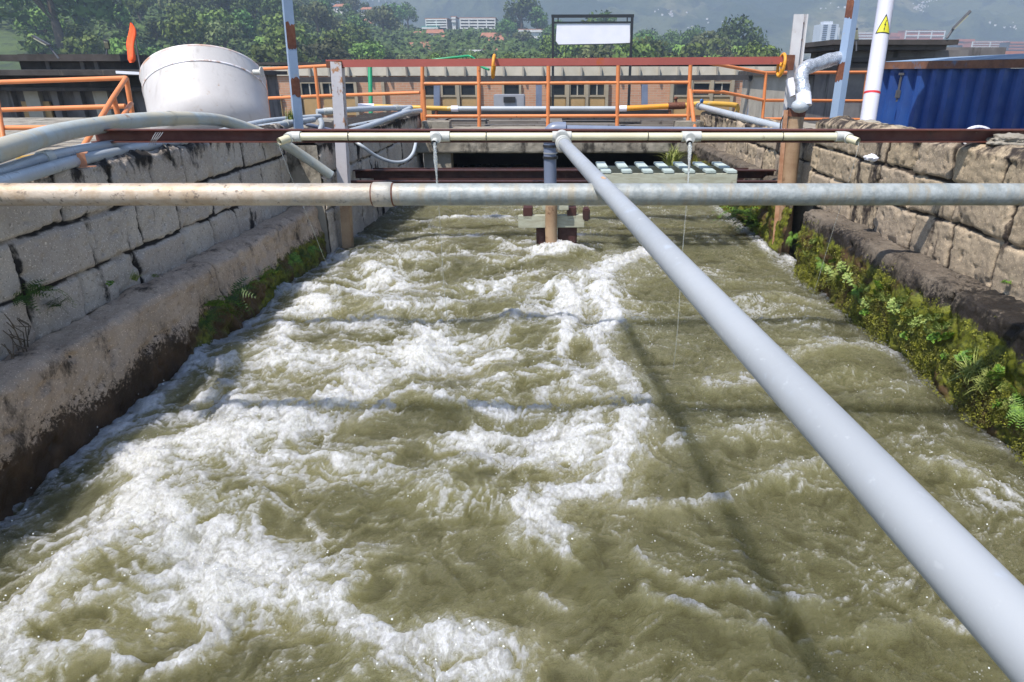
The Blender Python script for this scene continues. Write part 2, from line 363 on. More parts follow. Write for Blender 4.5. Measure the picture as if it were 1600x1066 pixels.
def block_disp(top, bottoms, seed, side, rough=1.0, topdirt=.5):
    rs = np.random.RandomState(seed); levels = [top] + bottoms; joints = []
    for _ in bottoms:
        y = -.8 - rs.rand() * .2; L_ = []
        while y < 12: L_.append(y); y += rs.choice([.33, .37, .40, .30, .2], p=[.3, .25, .2, .15, .1])
        joints.append(np.array(L_))
    hard = rs.rand(len(bottoms), 200)
    def f(Y, X, Z, S):
        wz = Z + fbm(Y * 2.2, Z * 2.2, 3, seed) * .022 + fbm(Y * 14, Z * 14, 3, seed + 3) * .007
        wy = Y + fbm(Y * 4, Z * 7, 3, seed + 5) * .022 + fbm(Y * 16, Z * 16, 3, seed + 8) * .006
        dist = np.full(Y.shape, 9.); tint = np.zeros(Y.shape); off = np.zeros(Y.shape)
        for i, b in enumerate(bottoms):
            t_ = levels[i]; mk = (wz <= t_ + (9 if i == 0 else 0)) & (wz > b)
            if i == len(bottoms) - 1: mk = wz <= t_
            idx = np.clip(np.searchsorted(joints[i], wy) - 1, 0, len(joints[i]) - 2)
            dj = np.minimum(wy - joints[i][idx], joints[i][idx + 1] - wy)
            dv = np.minimum(np.abs(wz - b), np.abs(t_ - wz) if i > 0 else 9)
            dd = np.minimum(dj, dv); dist = np.where(mk, dd, dist)
            h = hard[i][idx % 200]; tint = np.where(mk, h, tint); off = np.where(mk, (h - .5) * .016, off)
            # wedge tilt of each block
            off = np.where(mk, off + (hard[i][(idx * 7 + 3) % 200] - .5) * (wy - joints[i][idx] - .18) * .035, off)
        w = .009 + .006 * fbm(Y * 5, Z * 5, 3, seed + 11)
        j = 1 - sst(w * .4, w * 1.5, dist)
        rnd = 1 - sst(0, .022, dist)
        n1 = fbm(Y * 8, Z * 8, 5, seed + 20); n2 = fbm(Y * 40, Z * 40, 4, seed + 30)
        pits = sst(.25, .5, fbm(Y * 18, Z * 18, 4, seed + 40))
        face = sst(top + .0, top - .06, Z)
        d = off * face + n1 * .008 * rough + n2 * .005 * rough + fbm(Y * 90, Z * 90, 2, seed + 35) * .002 - pits * .012 * rough - (j * .016 + rnd * .005) * face
        d = d - .018 * (1 - sst(.0, .07, dist)) * sst(.12, .4, fbm(Y * 7, Z * 7, 4, seed + 45)) * face
        d = d + (1 - face) * fbm(Y * 6, S * 6, 4, seed + 50) * .03
        dirt = sst(top - .16, top + .02, Z) * topdirt + .12 * n1 + .35 * rnd
        dirt = dirt + .6 * sst(.05, .45, fbm(Y * 2.5, Z * .8, 4, seed + 60)) + .35 * sst(.1, .5, fbm(Y * 9, Z * 1.6, 4, seed + 66))
        return d, {'joint': j * face * sst(-.35, .25, fbm(Y * 4, Z * 6, 3, seed + 90) + .12), 'tint': tint, 'dirt': dirt}
    return f
def ledge_disp(zt, seed, side, moss_fn, bulge=0):
    def f(Y, X, Z, S):
        n1 = fbm(Y * 3, S * 3, 5, seed); n2 = fbm(Y * 22, S * 22, 4, seed + 9)
        d = n1 * .03 + n2 * .008 - .02 * sst(.2, .5, fbm(Y * 10, S * 10, 4, seed + 15))
        mo = moss_fn(Y, Z)
        lump = fbm(Y * 9, Z * 9, 4, seed + 20)
        d = d + np.clip(mo, 0, 1) * (bulge + .04 * lump + .016 * fbm(Y * 30, Z * 30, 4, seed + 31))
        j = np.zeros(Y.shape)
        for yj in (2.72,) if side > 0 else (3.35,):
            j = np.maximum(j, 1 - sst(.004, .02, np.abs(Y + fbm(Y * 0, Z * 9, 3, seed + 44) * .03 - yj)))
        d = d - j * .03
        dirt = .30 + (.45 * sst(2.76, 2.68, Y) if side > 0 else 0) + .25 * n1 + .3 * sst(zt - .02, zt + .01, Z) * fbm(Y * 3, S * 5, 4, seed + 70)
        return d, {'joint': j * .9, 'tint': sst(-.3, .3, n1), 'dirt': dirt, 'moss': mo}
    return f
ynear = np.arange(-.6, 4.96, .009); yfar = np.arange(4.96, 9.0, .014)
# left near wall
WL = thing('channel_wall', (-1.9, 2, -.91), 'grey block wall with render ledge along the left bank of the near channel', 'wall')
def unp(o, par):      # sweep() writes world coordinates: shift the mesh under its empty
    me = o.data; n = len(me.vertices); a = np.empty(n * 3, np.float32); me.vertices.foreach_get('co', a)
    a = a.reshape(-1, 3) - np.array(par.location[:], dtype=np.float32); me.vertices.foreach_set('co', a.ravel()); me.update(); return o
def wallgrp(par, *obs):
    for o in obs:
        o.parent = par; o.matrix_parent_inverse = Matrix.Translation(-par.location)
def mossL(Y, Z):
    return sst(-1.0, -1.2, Z) * sst(2.55, 3.1, Y) * 1.0 + sst(-.95, -1.05, Z) * .25 * sst(3, 3.6, Y) - .3
def mossR(Y, Z):
    return sst(-.84, -1.0, Z + .0) * .9 + sst(-1.0, -1.15, Z) * .4 - .1 - .35 * sst(2.6, 1.6, Y) * sst(-1.05, -.9, Z)
o1 = sweep('block_face', [(-2.12, -.6), (-2.1, -.36), (-2.07, -.34), (-1.93, -.34), (-1.9, -.36), (-1.9, -.93)], ynear, block_disp(-.34, [-.55, -.75, -.94], 11, -1, topdirt=.55), m_blockL, None, -1, None)
o2 = sweep('ledge', [(-1.95, -.93), (-1.9, -.91), (-1.775, -.91), (-1.75, -.918), (-1.737, -.94), (-1.735, -1.75)], ynear, ledge_disp(-.91, 21, -1, mossL, .03), m_ledgeL, None, -1, None)
o3 = MB().box((-2.03, 2.18, -1.18), (.16, 5.5, 1.6)).box((-1.86, 2.18, -1.35), (.2, 5.5, .8)).build('wall_core', m_concd)
wallgrp(WL, o1, o2, o3)
WR = thing('channel_wall', (1.88, 2, -.85), 'tan block wall with black wet mossy ledge along the right bank of the near channel', 'wall')
o1 = sweep('block_face', [(2.16, -.6), (2.13, -.32), (2.08, -.29), (1.92, -.29), (1.88, -.32), (1.885, -.88)], ynear, block_disp(-.29, [-.48, -.66, -.88], 31, 1, 1.0, topdirt=.6), m_blockR, None, 1, None)
o2 = sweep('ledge', [(1.95, -.87), (1.88, -.85), (1.735, -.852), (1.716, -.86), (1.708, -.885), (1.73, -1.1), (1.75, -1.3), (1.75, -1.75)], ynear[ynear < 4.5], ledge_disp(-.85, 41, 1, mossR, .035), m_ledgeR, None, 1, None)
o3 = MB().box((2.02, 2.18, -1.18), (.16, 5.5, 1.6)).box((1.86, 1.94, -1.33), (.2, 5.11, .88)).build('wall_core', m_concd)
wallgrp(WR, o1, o2, o3)
# far walls beyond the posts
WFL = thing('channel_wall', (-1.66, 7, -.9), 'darker low block wall beyond the white post on the left bank', 'wall')
o1 = sweep('block_face', [(-2.3, -.47), (-1.7, -.46), (-1.66, -.48), (-1.66, -1.75)], yfar, block_disp(-.46, [-.7, -.95, -1.8], 51, -1, topdirt=.9), m_blockL, None, -1, None)
o3 = MB().box((-2.0, 6.98, -1.2), (.64, 4.04, 1.44)).build('wall_core', m_conc)
wallgrp(WFL, o1, o3)
WFR = thing('channel_wall', (1.9, 7, -.9), 'stained tan block wall beyond the rusty post on the right bank', 'wall')
o1 = sweep('block_face', [(2.4, -.47), (1.96, -.45), (1.92, -.47), (1.92, -.85)], yfar, block_disp(-.46, [-.62, -.88], 61, 1, topdirt=.6), m_blockR, None, 1, None)
o2 = sweep('ledge', [(1.98, -.83), (1.92, -.8), (1.83, -.8), (1.8, -.83), (1.8, -1.75)], yfar, ledge_disp(-.8, 71, 1, mossR, .03), m_ledgeR, None, 1, None)
o3 = MB().box((2.18, 6.98, -1.2), (.46, 4.04, 1.44)).build('wall_core', m_conc)
wallgrp(WFR, o1, o2, o3)

# slab closing the channel, with the dark opening under it
slab = thing('concrete_slab', (0, 9, -.62), 'stained concrete slab bridging the far end of the channel over a black opening', 'slab')
def slab_disp(Y, X, Z, S):
    return None
def hslab(name, x0, x1, y, z0, z1, mat, par, seed):
    xs = np.arange(x0, x1, .02); prof = [(y + 1.8, z1), (y + .03, z1), (y, z1 - .03), (y, z0), (y + .9, z0)]
    Yp, Zp, ny, nz, s = resample(prof, .02)
    A, B = np.meshgrid(xs, Yp, indexing='ij'); Zz = np.broadcast_to(Zp, A.shape); S = np.broadcast_to(s, A.shape)
    d = fbm(A * 4, S * 4, 4, seed) * .025 + fbm(A * 20, S * 20, 3, seed + 5) * .008
    nyy = np.broadcast_to(ny, A.shape); nzz = np.broadcast_to(nz, A.shape)
    o = gridmesh(name, np.stack([A, B - nyy * d * np.sign(np.mean(ny)+1e-9), Zz + d * 0], -1), mat, {}, None)
    wallgrp(par, o); return o
hslab('lintel', -1.72, 2.0, 8.55, -.92, -.63, m_conc, slab, 5)
o = MB().box((0, 10.4, -1.2), (3.5, .1, 1.4)).build('opening_dark_back', m_black, None); wallgrp(slab, o)  # black sheet stands in for the darkness inside the opening
# side piers of the opening (photo: pale block left of the black gap)
o = MB().box((-1.42, 8.72, -1.2), (.34, .22, 1.3)).build('pier', m_conc, None); wallgrp(slab, o)
o = MB().box((1.72, 8.72, -1.2), (.34, .22, 1.3)).build('pier', m_conc, None); wallgrp(slab, o)
# decks beside the channel (plant platform) and the yard far below
def slabbox(name, x0, x1, y0, y1, z0, z1, mat, label):
    o = MB().box(((x0 + x1) / 2, (y0 + y1) / 2, (z0 + z1) / 2), (x1 - x0, y1 - y0, z1 - z0)).build(name, mat); tag(o, kind='structure'); return o
slabbox('platform', -9.0, -2.32, 3.6, 10.6, -2.6, -.62, m_conc, '')
slabbox('platform', 2.42, 3.5, -1, 10.6, -2.6, -.62, m_conc, '')
slabbox('platform', -2.3, 2.4, 9.02, 10.6, -.82, -.66, m_conc, '')
gr = MB().add([(-400, -40, -2.6), (400, -40, -2.6), (400, 110, -2.6), (-400, 110, -2.6)], [(0, 1, 2, 3)]).build('ground', m_ground); tag(gr, kind='structure')
bed = MB().add([(-2, -1.5, -2.2), (2, -1.5, -2.2), (2, 11, -2.2), (-2, 11, -2.2)], [(0, 1, 2, 3)]).build('channel_bed', m_ground); tag(bed, kind='structure')

# ------------------------------------------------------------------ water
WZ = -1.3
STROKES = [  # (strength, [(u, v, half-width px) ...])
 (1.0, [(185,708,12),(215,722,24),(235,745,26),(225,790,34),(255,835,34),(300,858,26)]),
 (1.0, [(205,712,14),(270,708,16),(330,700,22),(400,692,18),(455,680,14)]),
 (.85, [(300,640,8),(345,612,14),(362,640,18),(365,668,16),(420,655,14),(462,660,20),(455,690,16)]),
 (.95, [(235,800,26),(175,865,26),(110,915,24),(60,965,26),(10,1015,30),(-40,1060,30)]),
 (.9, [(255,850,26),(320,872,30),(390,900,26),(460,925,24),(520,965,26),(580,1000,30),(650,1020,34),(720,1015,36),(790,1030,34)]),
 (.9, [(345,850,36),(370,900,40),(360,945,24),(335,985,14),(345,1010,5)]),
 (.6, [(60,1000,18),(130,965,18),(200,945,16),(260,935,10)]),
 (.7, [(-20,1055,16),(70,1050,14),(150,1025,12),(200,1050,8)]),
 (.75, [(230,1066,10),(300,1040,12),(345,1010,10)]),
 (.75, [(560,1066,20),(620,1045,30),(700,1060,40),(780,1064,30)]),
 (1.0, [(505,630,10),(545,615,22),(590,605,18),(640,588,12),(665,560,14),(685,530,12),(655,520,6)]),
 (.9, [(520,640,18),(560,625,24),(600,615,14)]),
 (.65, [(600,640,8),(650,620,8),(720,640,8),(790,655,10),(850,650,8)]),
 (1.0, [(462,490,10),(485,484,18),(508,490,10)]),
 (.6, [(436,500,8),(446,515,10),(440,545,8),(468,555,8),(476,575,6),(440,565,5)]),
 (.6, [(330,575,6),(400,560,8),(435,565,6)]),
 (.7, [(395,470,6),(450,455,10),(530,465,8),(570,455,12),(600,440,12),(575,425,8)]),
 (.65, [(560,470,8),(610,478,10),(665,488,8),(720,478,6)]),
 (.5, [(560,375,6),(620,390,6),(660,385,6)]),
 (.75, [(660,352,5),(720,345,8),(770,340,8),(800,348,5)]),
 (.55, [(470,395,4),(520,400,6),(580,405,7)]),
 (.5, [(600,425,6),(660,405,7),(720,400,6)]),
 (.6, [(770,375,4),(810,392,6),(848,396,6)]),
 (.5, [(720,480,4),(770,465,6),(800,440,6),(850,432,4)]),
 (.6, [(790,530,8),(810,500,12),(845,492,8)]),
 (1.0, [(882,460,10),(892,478,14),(893,505,11),(886,540,10),(880,560,6)]),
 (.85, [(830,398,6),(870,400,9),(905,396,7),(925,400,5)]),
 (1.0, [(1010,398,14),(975,412,18),(940,430,20),(935,465,16),(955,495,18),(945,520,16),(920,535,10)]),
 (.75, [(925,530,14),(945,560,16),(965,590,20),(990,620,22),(1005,650,18)]),
 (1.0, [(1008,655,12),(985,680,24),(975,710,22),(968,745,18),(955,775,14)]),
 (.9, [(960,770,12),(920,770,14),(870,785,22),(835,805,26),(840,835,28),(865,860,20),(882,885,10)]),
 (1.0, [(810,800,16),(835,820,24),(870,850,22)]),
 (.55, [(700,700,8),(760,690,10),(830,700,10),(900,720,12),(950,700,14)]),
 (.6, [(740,650,9),(775,642,10),(800,652,6)]),
 (.55, [(880,570,10),(900,610,10),(960,640,12)]),
 (.5, [(660,690,8),(720,720,10),(800,715,8),(860,740,10)]),
 (.5, [(780,600,9),(850,590,9),(900,600,7)]),
 (.5, [(560,720,8),(620,700,10),(680,695,8)]),
 (.5, [(450,740,8),(520,730,12),(600,735,10),(650,760,8)]),
 (.4, [(660,770,12),(720,790,14),(760,780,10)]),
 (.45, [(1130,480,4),(1180,470,8),(1240,468,8),(1300,488,6)]),
 (.4, [(1080,440,4),(1120,450,6),(1160,440,4)]),
 (.55, [(1100,605,10),(1160,600,14),(1200,595,8)]),
 (.5, [(1215,570,8),(1290,548,12),(1350,548,10),(1400,560,6)]),
 (.35, [(1290,600,6),(1340,590,6),(1420,610,6)]),
 (.5, [(990,725,8),(1060,700,12),(1130,690,10),(1200,678,8),(1230,690,6)]),
 (.6, [(980,790,8),(1060,795,12),(1110,785,12),(1170,765,10),(1240,740,9),(1290,728,8)]),
 (.6, [(1000,870,8),(1020,895,10),(1070,922,10),(1150,930,9),(1200,945,12),(1280,942,12)]),
 (.5, [(1000,930,8),(1010,955,8),(1100,970,8),(1160,985,12),(1215,1000,8)]),
 (.4, [(1260,1020,6),(1350,1000,10),(1440,985,12),(1520,1000,8)]),
 (.6, [(1440,725,6),(1490,735,12),(1530,750,8)]),
 (.45, [(1500,690,5),(1560,705,6),(1610,735,6)]),
 (.5, [(835,945,6),(885,955,14),(890,968,6)]),
 (.35, [(800,1000,12),(840,1030,14),(900,1040,12)]),
 (.5, [(20,790,4),(90,770,5),(150,735,6)]),
 (.7, [(300,570,8),(330,540,8),(350,520,6),(400,500,5)]),
 (.6, [(245,640,8),(280,600,8),(310,560,6)]),
 (.6, [(1150,335,4),(1170,365,5),(1200,395,6)]),
 (.6, [(1235,405,4),(1270,440,4),(1300,470,4),(1340,505,4)]),
]
def water():
    ys = [-1.2]
    while ys[-1] < 10.4:
        y = ys[-1]; ys.append(y + (.04 if y < .55 else .0042 + .0021 * y))
    ys = np.array(ys); xs = np.arange(-1.80, 1.84, .0062)
    Y, X = np.meshgrid(ys, xs, indexing='ij')
    # warp used both for foam and relief
    wx = X + .10 * fbm(X * 2.6, Y * 2.2, 3, 101) + .035 * fbm(X * 9, Y * 8, 3, 111)
    wy = Y + .12 * fbm(X * 2.4, Y * 2.4, 3, 121) + .035 * fbm(X * 9, Y * 9, 3, 131)
    sx = X + .035 * fbm(X * 6, Y * 6, 4, 141) + .02 * fbm(X * 22, Y * 20, 3, 145); sy = Y + .04 * fbm(X * 6, Y * 6, 4, 151) + .02 * fbm(X * 22, Y * 20, 3, 155)
    S = np.zeros(X.shape); SB = np.zeros(X.shape)
    for st, pts in STROKES:
        W = [(P(u, v, z=WZ), w) for u, v, w in pts]
        for (a, wa), (b, wb) in zip(W[:-1], W[1:]):
            ra = wa / F * a.y * 1.05; rb = wb / F * b.y * 1.05; mr = max(ra, rb) * 4.5
            x0, x1 = min(a.x, b.x) - mr, max(a.x, b.x) + mr; y0, y1 = min(a.y, b.y) - mr * 1.6, max(a.y, b.y) + mr * 1.6
            i0, i1 = np.searchsorted(ys, (y0, y1)); j0, j1 = np.searchsorted(xs, (x0, x1))
            if i1 <= i0 or j1 <= j0: continue
            q = (slice(i0, i1), slice(j0, j1)); dx, dy = b.x - a.x, (b.y - a.y)
            t = np.clip(((sx[q] - a.x) * dx + (sy[q] - a.y) * dy) / (dx * dx + dy * dy + 1e-9), 0, 1)
            r = ra + (rb - ra) * t
            # widths are seen foreshortened: stretch along y
            asp = np.clip(a.y / 1.3, 1.0, 1.9)
            d = np.hypot(sx[q] - a.x - t * dx, (sy[q] - a.y - t * dy) / asp) / r
            S[q] = np.maximum(S[q], st * (1 - sst(.55, 1.7, d))); SB[q] = np.maximum(SB[q], st * np.exp(-(d / 2.3) ** 2))
    # zones: lively left and middle, calmer right
    edge = .20 + .10 * np.sin(Y * 2.1) + .15 * fbm(X * 2, Y * 2, 2, 161) + .06 * (Y - 2)
    lively = 1 - sst(-.08, .22, X - edge) * .75
    far = sst(6.5, 4.2, Y); lively = lively * (.45 + .55 * far)
    near = 1 - .55 * sst(2.05, 1.5, Y) * sst(-.75, -.35, X)
    lively = lively * near
    # folded flow: warp the warp so streaks curl and tear
    q1 = fbm(wx * 1.9, wy * 1.7, 4, 301); q2 = fbm(wx * 1.9 + 5.2, wy * 1.7 + 1.3, 4, 311)
    ux = X + .34 * q1 + .05 * fbm(X * 11, Y * 10, 3, 321); uy = Y + .34 * q2 + .05 * fbm(X * 11, Y * 10, 3, 331)
    vx = ux + .06 * fbm(ux * 6, uy * 6, 3, 341); vy = uy + .06 * fbm(ux * 6, uy * 6, 3, 351)
    r1 = fbm(ux * 2.3, uy * 3.6, 5, 171, .6, True); r2 = fbm(vx * 6.5, vy * 9.5, 4, 181, .62, True); r3 = fbm(vx * 21, vy * 27, 4, 191, .65, True)
    n = fbm(wx * 1.7, wy * 2.6, 4, 201)
    tear = fbm(vx * 10, vy * 12, 4, 205, .62)
    web = .48 * r1 + .34 * r2 + .26 * r3           # high on ridges
    cover = .70 - .37 * lively - .55 * n - .16 * sst(.05, .7, SB)
    foam = sst(0, .60, web - cover) * (.36 + .5 * lively)
    foam = foam + .34 * (1 - lively) * sst(.42, .95, .5 * r2 + .5 * r3 + .35 * n)
    st_ = S + .40 * (r2 - .25) + .42 * (r3 - .2) + .75 * tear - .38
    strong = sst(0, .72, st_) * np.clip(S * 1.5, 0, 1) * (.8 + .2 * lively)
    halo = .42 * sst(.10, .75, SB) * sst(-.25, .75, .55 * r2 + .6 * r3 + .4 * tear)
    foam = np.clip(np.maximum(np.maximum(foam, strong), halo) + .12 * foam, 0, 1)
    foam = foam * (1 - .6 * sst(-1.45, -1.74, X + .12 * fbm(Y * 3, X * 3, 3, 77)) * sst(2.4, 1.6, Y))
    foam = np.clip(foam + .30 * lively * sst(.30, .95, .45 * r3 + .55 * r2 + .5 * tear + .4 * n) + .34 * (1 - lively) * sst(.35, .85, .6 * r3 + .4 * tear + .45 * n), 0, 1)
    wd = np.minimum(X + 1.74 + .03 * tear, 1.735 - X + .03 * tear) + .05 * fbm(X * .1, Y * 4, 3, 407)
    foam = np.clip(foam + .55 * sst(.13, .01, wd) * sst(-.2, .5, r3 + .5 * tear), 0, 1)
    # relief
    amp = .35 + .75 * lively
    h = .082 * fbm(wx * 1.4, wy * 1.7, 3, 211) * amp + .030 * fbm(ux * 3.2, uy * 4.0, 3, 214) * amp
    h += .017 * r1 * amp + .0075 * r2 * amp
    fr_ = 1 - .45 * foam
    h += fr_ * .0085 * fbm(wx * 14, wy * 19, 4, 221, .65) * (.7 + amp * .5) + fr_ * .0050 * fbm(vx * 38, vy * 46, 3, 231, .7) - .0035 * np.abs(fbm(vx * 24, vy * 30, 3, 236, .7))
    h += .004 * np.sin((X * .5 + Y * 1.0 + .25 * fbm(X * 1.5, Y * 1.5, 3, 241)) * 26) * (1 - lively) * 1.2
    bub = fbm(sx * 30, sy * 30, 4, 251, .6)
    h += SB * .034 + S * (.002 + .009 * bub + .006 * r3 + .026 * tear) + foam * (.004 * bub + .004 * r3 + .006 * r2)
    h += .008 * (r3 - .2) * (.45 + .5 * lively) + .010 * (r2 - .2) * (1.2 - lively)
    dz_edge = sst(.35, 0, np.minimum(X + 1.74, 1.76 - X))
    h = h * (1 - .4 * dz_edge) - .03 * np.exp(-((X - 1.1) / .5) ** 2) * 0
    # drip dimples and pile wake
    rp = np.hypot(X, Y - 5.0); h += .012 * np.exp(-(rp / .16) ** 2) * (Y < 5.1); foam = np.clip(foam + .7 * np.exp(-((rp - .13) / .07) ** 2) * sst(-.2, .4, r2), 0, 1)
    aer = np.clip(SB * .7 + .55 * foam + .65 * sst(-.25, .35, n) * lively + .35 * sst(-.1, .6, r2) + .12, 0, 1)
    V = np.stack([X, Y, WZ + h], -1)
    m = NT('turbid_water'); b = m.b
    fa = m.attr('foam'); ae = m.attr('aer')
    fine = m.noise(34, 8, .8, (1, .7, 1), 1.8); vfine = m.noise(150, 5, .75, (1, .7, 1), .8)
    amt = m.math('MULTIPLY_ADD', fa, .95, .38)
    f = m.math('ADD', fa, m.math('MULTIPLY', m.math('SUBTRACT', fine, .5), amt))
    f = m.math('ADD', f, m.math('MULTIPLY', m.math('SUBTRACT', vfine, .5), .42))
    f = m.rng(f, .12, .95, 0, 1)
    w = m.mix(ae, (.106, .102, .043), (.38, .355, .19))
    w = m.mix(m.rng(m.noise(2.2, 4), .35, .65), w, m.mix(ae, (.128, .119, .05), (.31, .295, .145)))
    # white flecks of froth and bubbles, painted also as sun sparkle
    vo = m.n('TexVoronoi'); vo.inputs['Scale'].default_value = 95; vo.inputs['Randomness'].default_value = 1; m.L(m.co, vo.inputs[0])
    fl_ = m.math('MULTIPLY', m.rng(vo.outputs[0], .10, .26, 1, 0), m.rng(m.noise(9, 6, .7, (1, 1.6, 1)), .50, .66))
    f = m.math('MAXIMUM', f, m.math('MULTIPLY', fl_, .75))
    foamc = m.mix(m.rng(m.math('ADD', fine, m.math('MULTIPLY', vfine, .6)), .62, 1.0), (.47, .465, .43), (.78, .785, .765))
    c = m.mix(f, w, foamc)
    m.L(m.rng(f, .15, .9, .07, .42), b.inputs['Roughness'])
    b.inputs['Subsurface Weight'].default_value = .92; b.inputs['Subsurface Radius'].default_value = (1, .95, .7)
    m.L(m.rng(f, 0, .9, 1.1, .30), b.inputs['Subsurface Scale'])
    b.inputs['IOR'].default_value = 1.38
    # small ripples that carry the sun glints
    inv = m.math('MULTIPLY_ADD', f, -.88, 1.0)
    m.bump(m.math('MULTIPLY', inv, m.noise(26, 6, .7, (1, 1.5, 1), .9)), 1.0, .022)
    m.bump(m.math('MULTIPLY', inv, m.math('POWER', m.noise(85, 5, .72, (1, 1.4, 1), .9), 2.2)), 1.0, .08)
    m.bump(m.math('MULTIPLY', inv, m.math('POWER', m.noise(230, 3, .7, (1, 1.2, 1), .5), 2.0)), 1.0, .026)
    bub_ = m.n('TexVoronoi'); bub_.inputs['Scale'].default_value = 150; m.L(m.co, bub_.inputs[0])
    m.bump(m.math('MULTIPLY', bub_.outputs[0], f), .2, .004)
    m.L(c, b.inputs['Base Color'])
    o = gridmesh('water', V, m.mat, {'foam': foam, 'aer': aer}); tag(o, kind='structure')
    # flung drops and foam lumps, painted white to double as sun glints
    rs = np.random.RandomState(5); idx = np.concatenate([np.argwhere((S > .72) & (Y > .9) & (Y < 6.5))] + [np.argwhere((foam > .22) & (r3 + .4 * tear > .25) & (Y > .9) & (Y < 7))] * 1); nd = 6000
    pick = idx[rs.randint(0, len(idx), nd)]
    ico = bmesh.new(); bmesh.ops.create_icosphere(ico, subdivisions=1, radius=1); iv = np.array([v.co[:] for v in ico.verts]); it = np.array([[v.index for v in f_.verts] for f_ in ico.faces]); ico.free()
    k = len(iv); r = rs.exponential(.0022, nd) + .0012; lift = rs.exponential(.012, nd) + .002
    px = X[pick[:, 0], pick[:, 1]] + rs.randn(nd) * .012; py = Y[pick[:, 0], pick[:, 1]] + rs.randn(nd) * .012
    pz = WZ + h[pick[:, 0], pick[:, 1]] + lift; r = np.clip(r * .32, .0005, .0022); lift *= .6
    vv = iv[None] * (r[:, None, None] * rs.uniform(.7, 1.5, (nd, 1, 3))) + np.stack([px, py, pz], -1)[:, None]
    ff = it[None] + (np.arange(nd) * k)[:, None, None]
    dm = NT('spray'); dm.b.inputs['Roughness'].default_value = .25; dm.fin((.85, .86, .85), .15)
    o = cloud('spray_glint_drops', vv.reshape(-1, 3), ff.reshape(-1, 3), dm.mat, smooth=True); tag(o, 'white drops flung up from the channel foam, added partly as painted glints', 'spray', kind='stuff')
    return lambda x, y: None
water()

# ================================================================== PIPES AND BEAM OVER THE CHANNEL
def C(loc): return Vector(loc)
def one(name, mb, mat, label, cat, group=None):
    o = mb.build(name, mat); fixn(o); return tag(o, label, cat, group)
# rusty channel beam resting on both walls
BY = 3.10
def hy(u, v, y=BY): return P(u, v, y=y)
zb = hy(800, 212.5).z
bm_ = thing('steel_beam', (0, BY, zb), 'long rust red steel channel beam lying across both walls behind the cream pipe', 'beam')
b = MB().box((.25, BY + .03, zb), (4.6, .006, .046)); fixn(b.build('web', m_rustbeam, bm_))
b = MB().box((.25, BY + .010, zb + .0255), (4.6, .046, .005)).box((.25, BY + .010, zb - .0255), (4.6, .046, .005)); fixn(b.build('flange', m_rustbeam, bm_))
# cream distribution pipe
CY = BY - .022; zc = P(800, 213.5, y=CY).z; pr = .0165
dp = thing('distribution_pipe', (0, CY, zc), 'thin cream plastic pipe with tees and open elbow ends strapped to the rust red beam', 'pipe')
xl, xr = P(458, 213, y=CY).x, P(1318, 213, y=CY).x
xt = [P(u, 213, y=CY).x for u in (688, 878, 1080)]
MB().tube([(xl, CY, zc), (xr, CY, zc)], pr, 20).build('pipe', m_cream, dp)
fwd = Vector((-.06, -1, -.5)).normalized()
for i, x in enumerate(xt):
    t = MB().tube([(x - .042, CY, zc), (x + .042, CY, zc)], .0225, 20)
    s = .030 if i == 1 else .022
    c0 = Vector((x - (.012 if i != 1 else 0), CY, zc)); t.tube([c0, c0 + Vector((0, -1, -.1)).normalized() * .045], s, 20)
    tt = t.build('tee', m_pvcfit, dp)
    if i != 1:
        f2 = Vector((-.1, -1, -.35)).normalized(); a = c0 + f2 * .03; e = c0 + f2 * .068
        nz = MB().tube([a, e], .0135, 16, caps=False).tube([e, a], .0105, 16, caps=False); nz.build('nozzle', m_pvcfit, tt)
        MB().tube([a + f2 * .026, a + f2 * .028], .0106, 12).build('nozzle_shade_disc', m_black, tt)  # black disc stands in for the shade inside the open nozzle
for x, sg in ((xl, -1), (xr, 1)):
    e = MB(); c = Vector((x, CY, zc)); f2 = Vector((sg * .55, -.8, -.22)).normalized()
    e.tube([c - Vector((sg * .035, 0, 0)), c, c + (Vector((sg, 0, 0)) + f2).normalized() * .014, c + f2 * .03], .0225, 20)
    eo = e.build('elbow', m_pvcfit, dp)
    a = c + f2 * .025; q = c + f2 * .075
    MB().tube([a, q], .0165, 18, caps=False).tube([q, a], .013, 18, caps=False).build('nozzle', m_cream, eo)
    MB().tube([a + f2 * .036, a + f2 * .038], .0131, 12).build('nozzle_shade_disc', m_black, eo)  # black disc set in the elbow mouth as its painted inner shade
for u in (1012, 1222, 545, 760):
    x = P(u, 213, y=CY).x
    MB().tube([Vector((x, CY + .0, zc)) + Vector((0, cos(a) * .021, sin(a) * .021)) for a in [2 * pi * k / 16 for k in range(17)]], .0016, 6, caps=False).build('cable_tie', m_black, dp)
# water trickles from the pipe
def waterfall_mat():
    m = NT('clear_trickle'); m.b.inputs['Roughness'].default_value = .04; m.b.inputs['IOR'].default_value = 1.33
    m.b.inputs['Transmission Weight'].default_value = .75; m.b.inputs['Base Color'].default_value = (.85, .88, .86, 1); return m.mat
m_trick = waterfall_mat()
def trickle(x, z0, r0, label, drift, y1=None):
    rs = random.Random(int(x * 100) + 7); pts = []; rr = []
    n = 70
    for i in range(n):
        t = i / (n - 1); z = z0 + (WZ + .02 - z0) * t
        pts.append((x + drift * t + .004 * sin(9 * t + x) * t, CY - .06 - .06 * min(1, math.sqrt(t) * 1.2) + (0 if y1 is None else (y1 - CY) * t), z))
        rr.append(max(.0011, r0 * (1 - t * 3.2) * (.75 + .45 * abs(sin(26 * t + x)))) * rs.uniform(.85, 1.15))
    one('water_trickle', MB().tube(pts, rr, 8), m_trick, label, 'water trickle', 'trickles falling from the cream pipe')
trickle(xt[0] - .016, zc - .022, .0085, 'trickle of water pouring from the left tee of the cream pipe', .02)
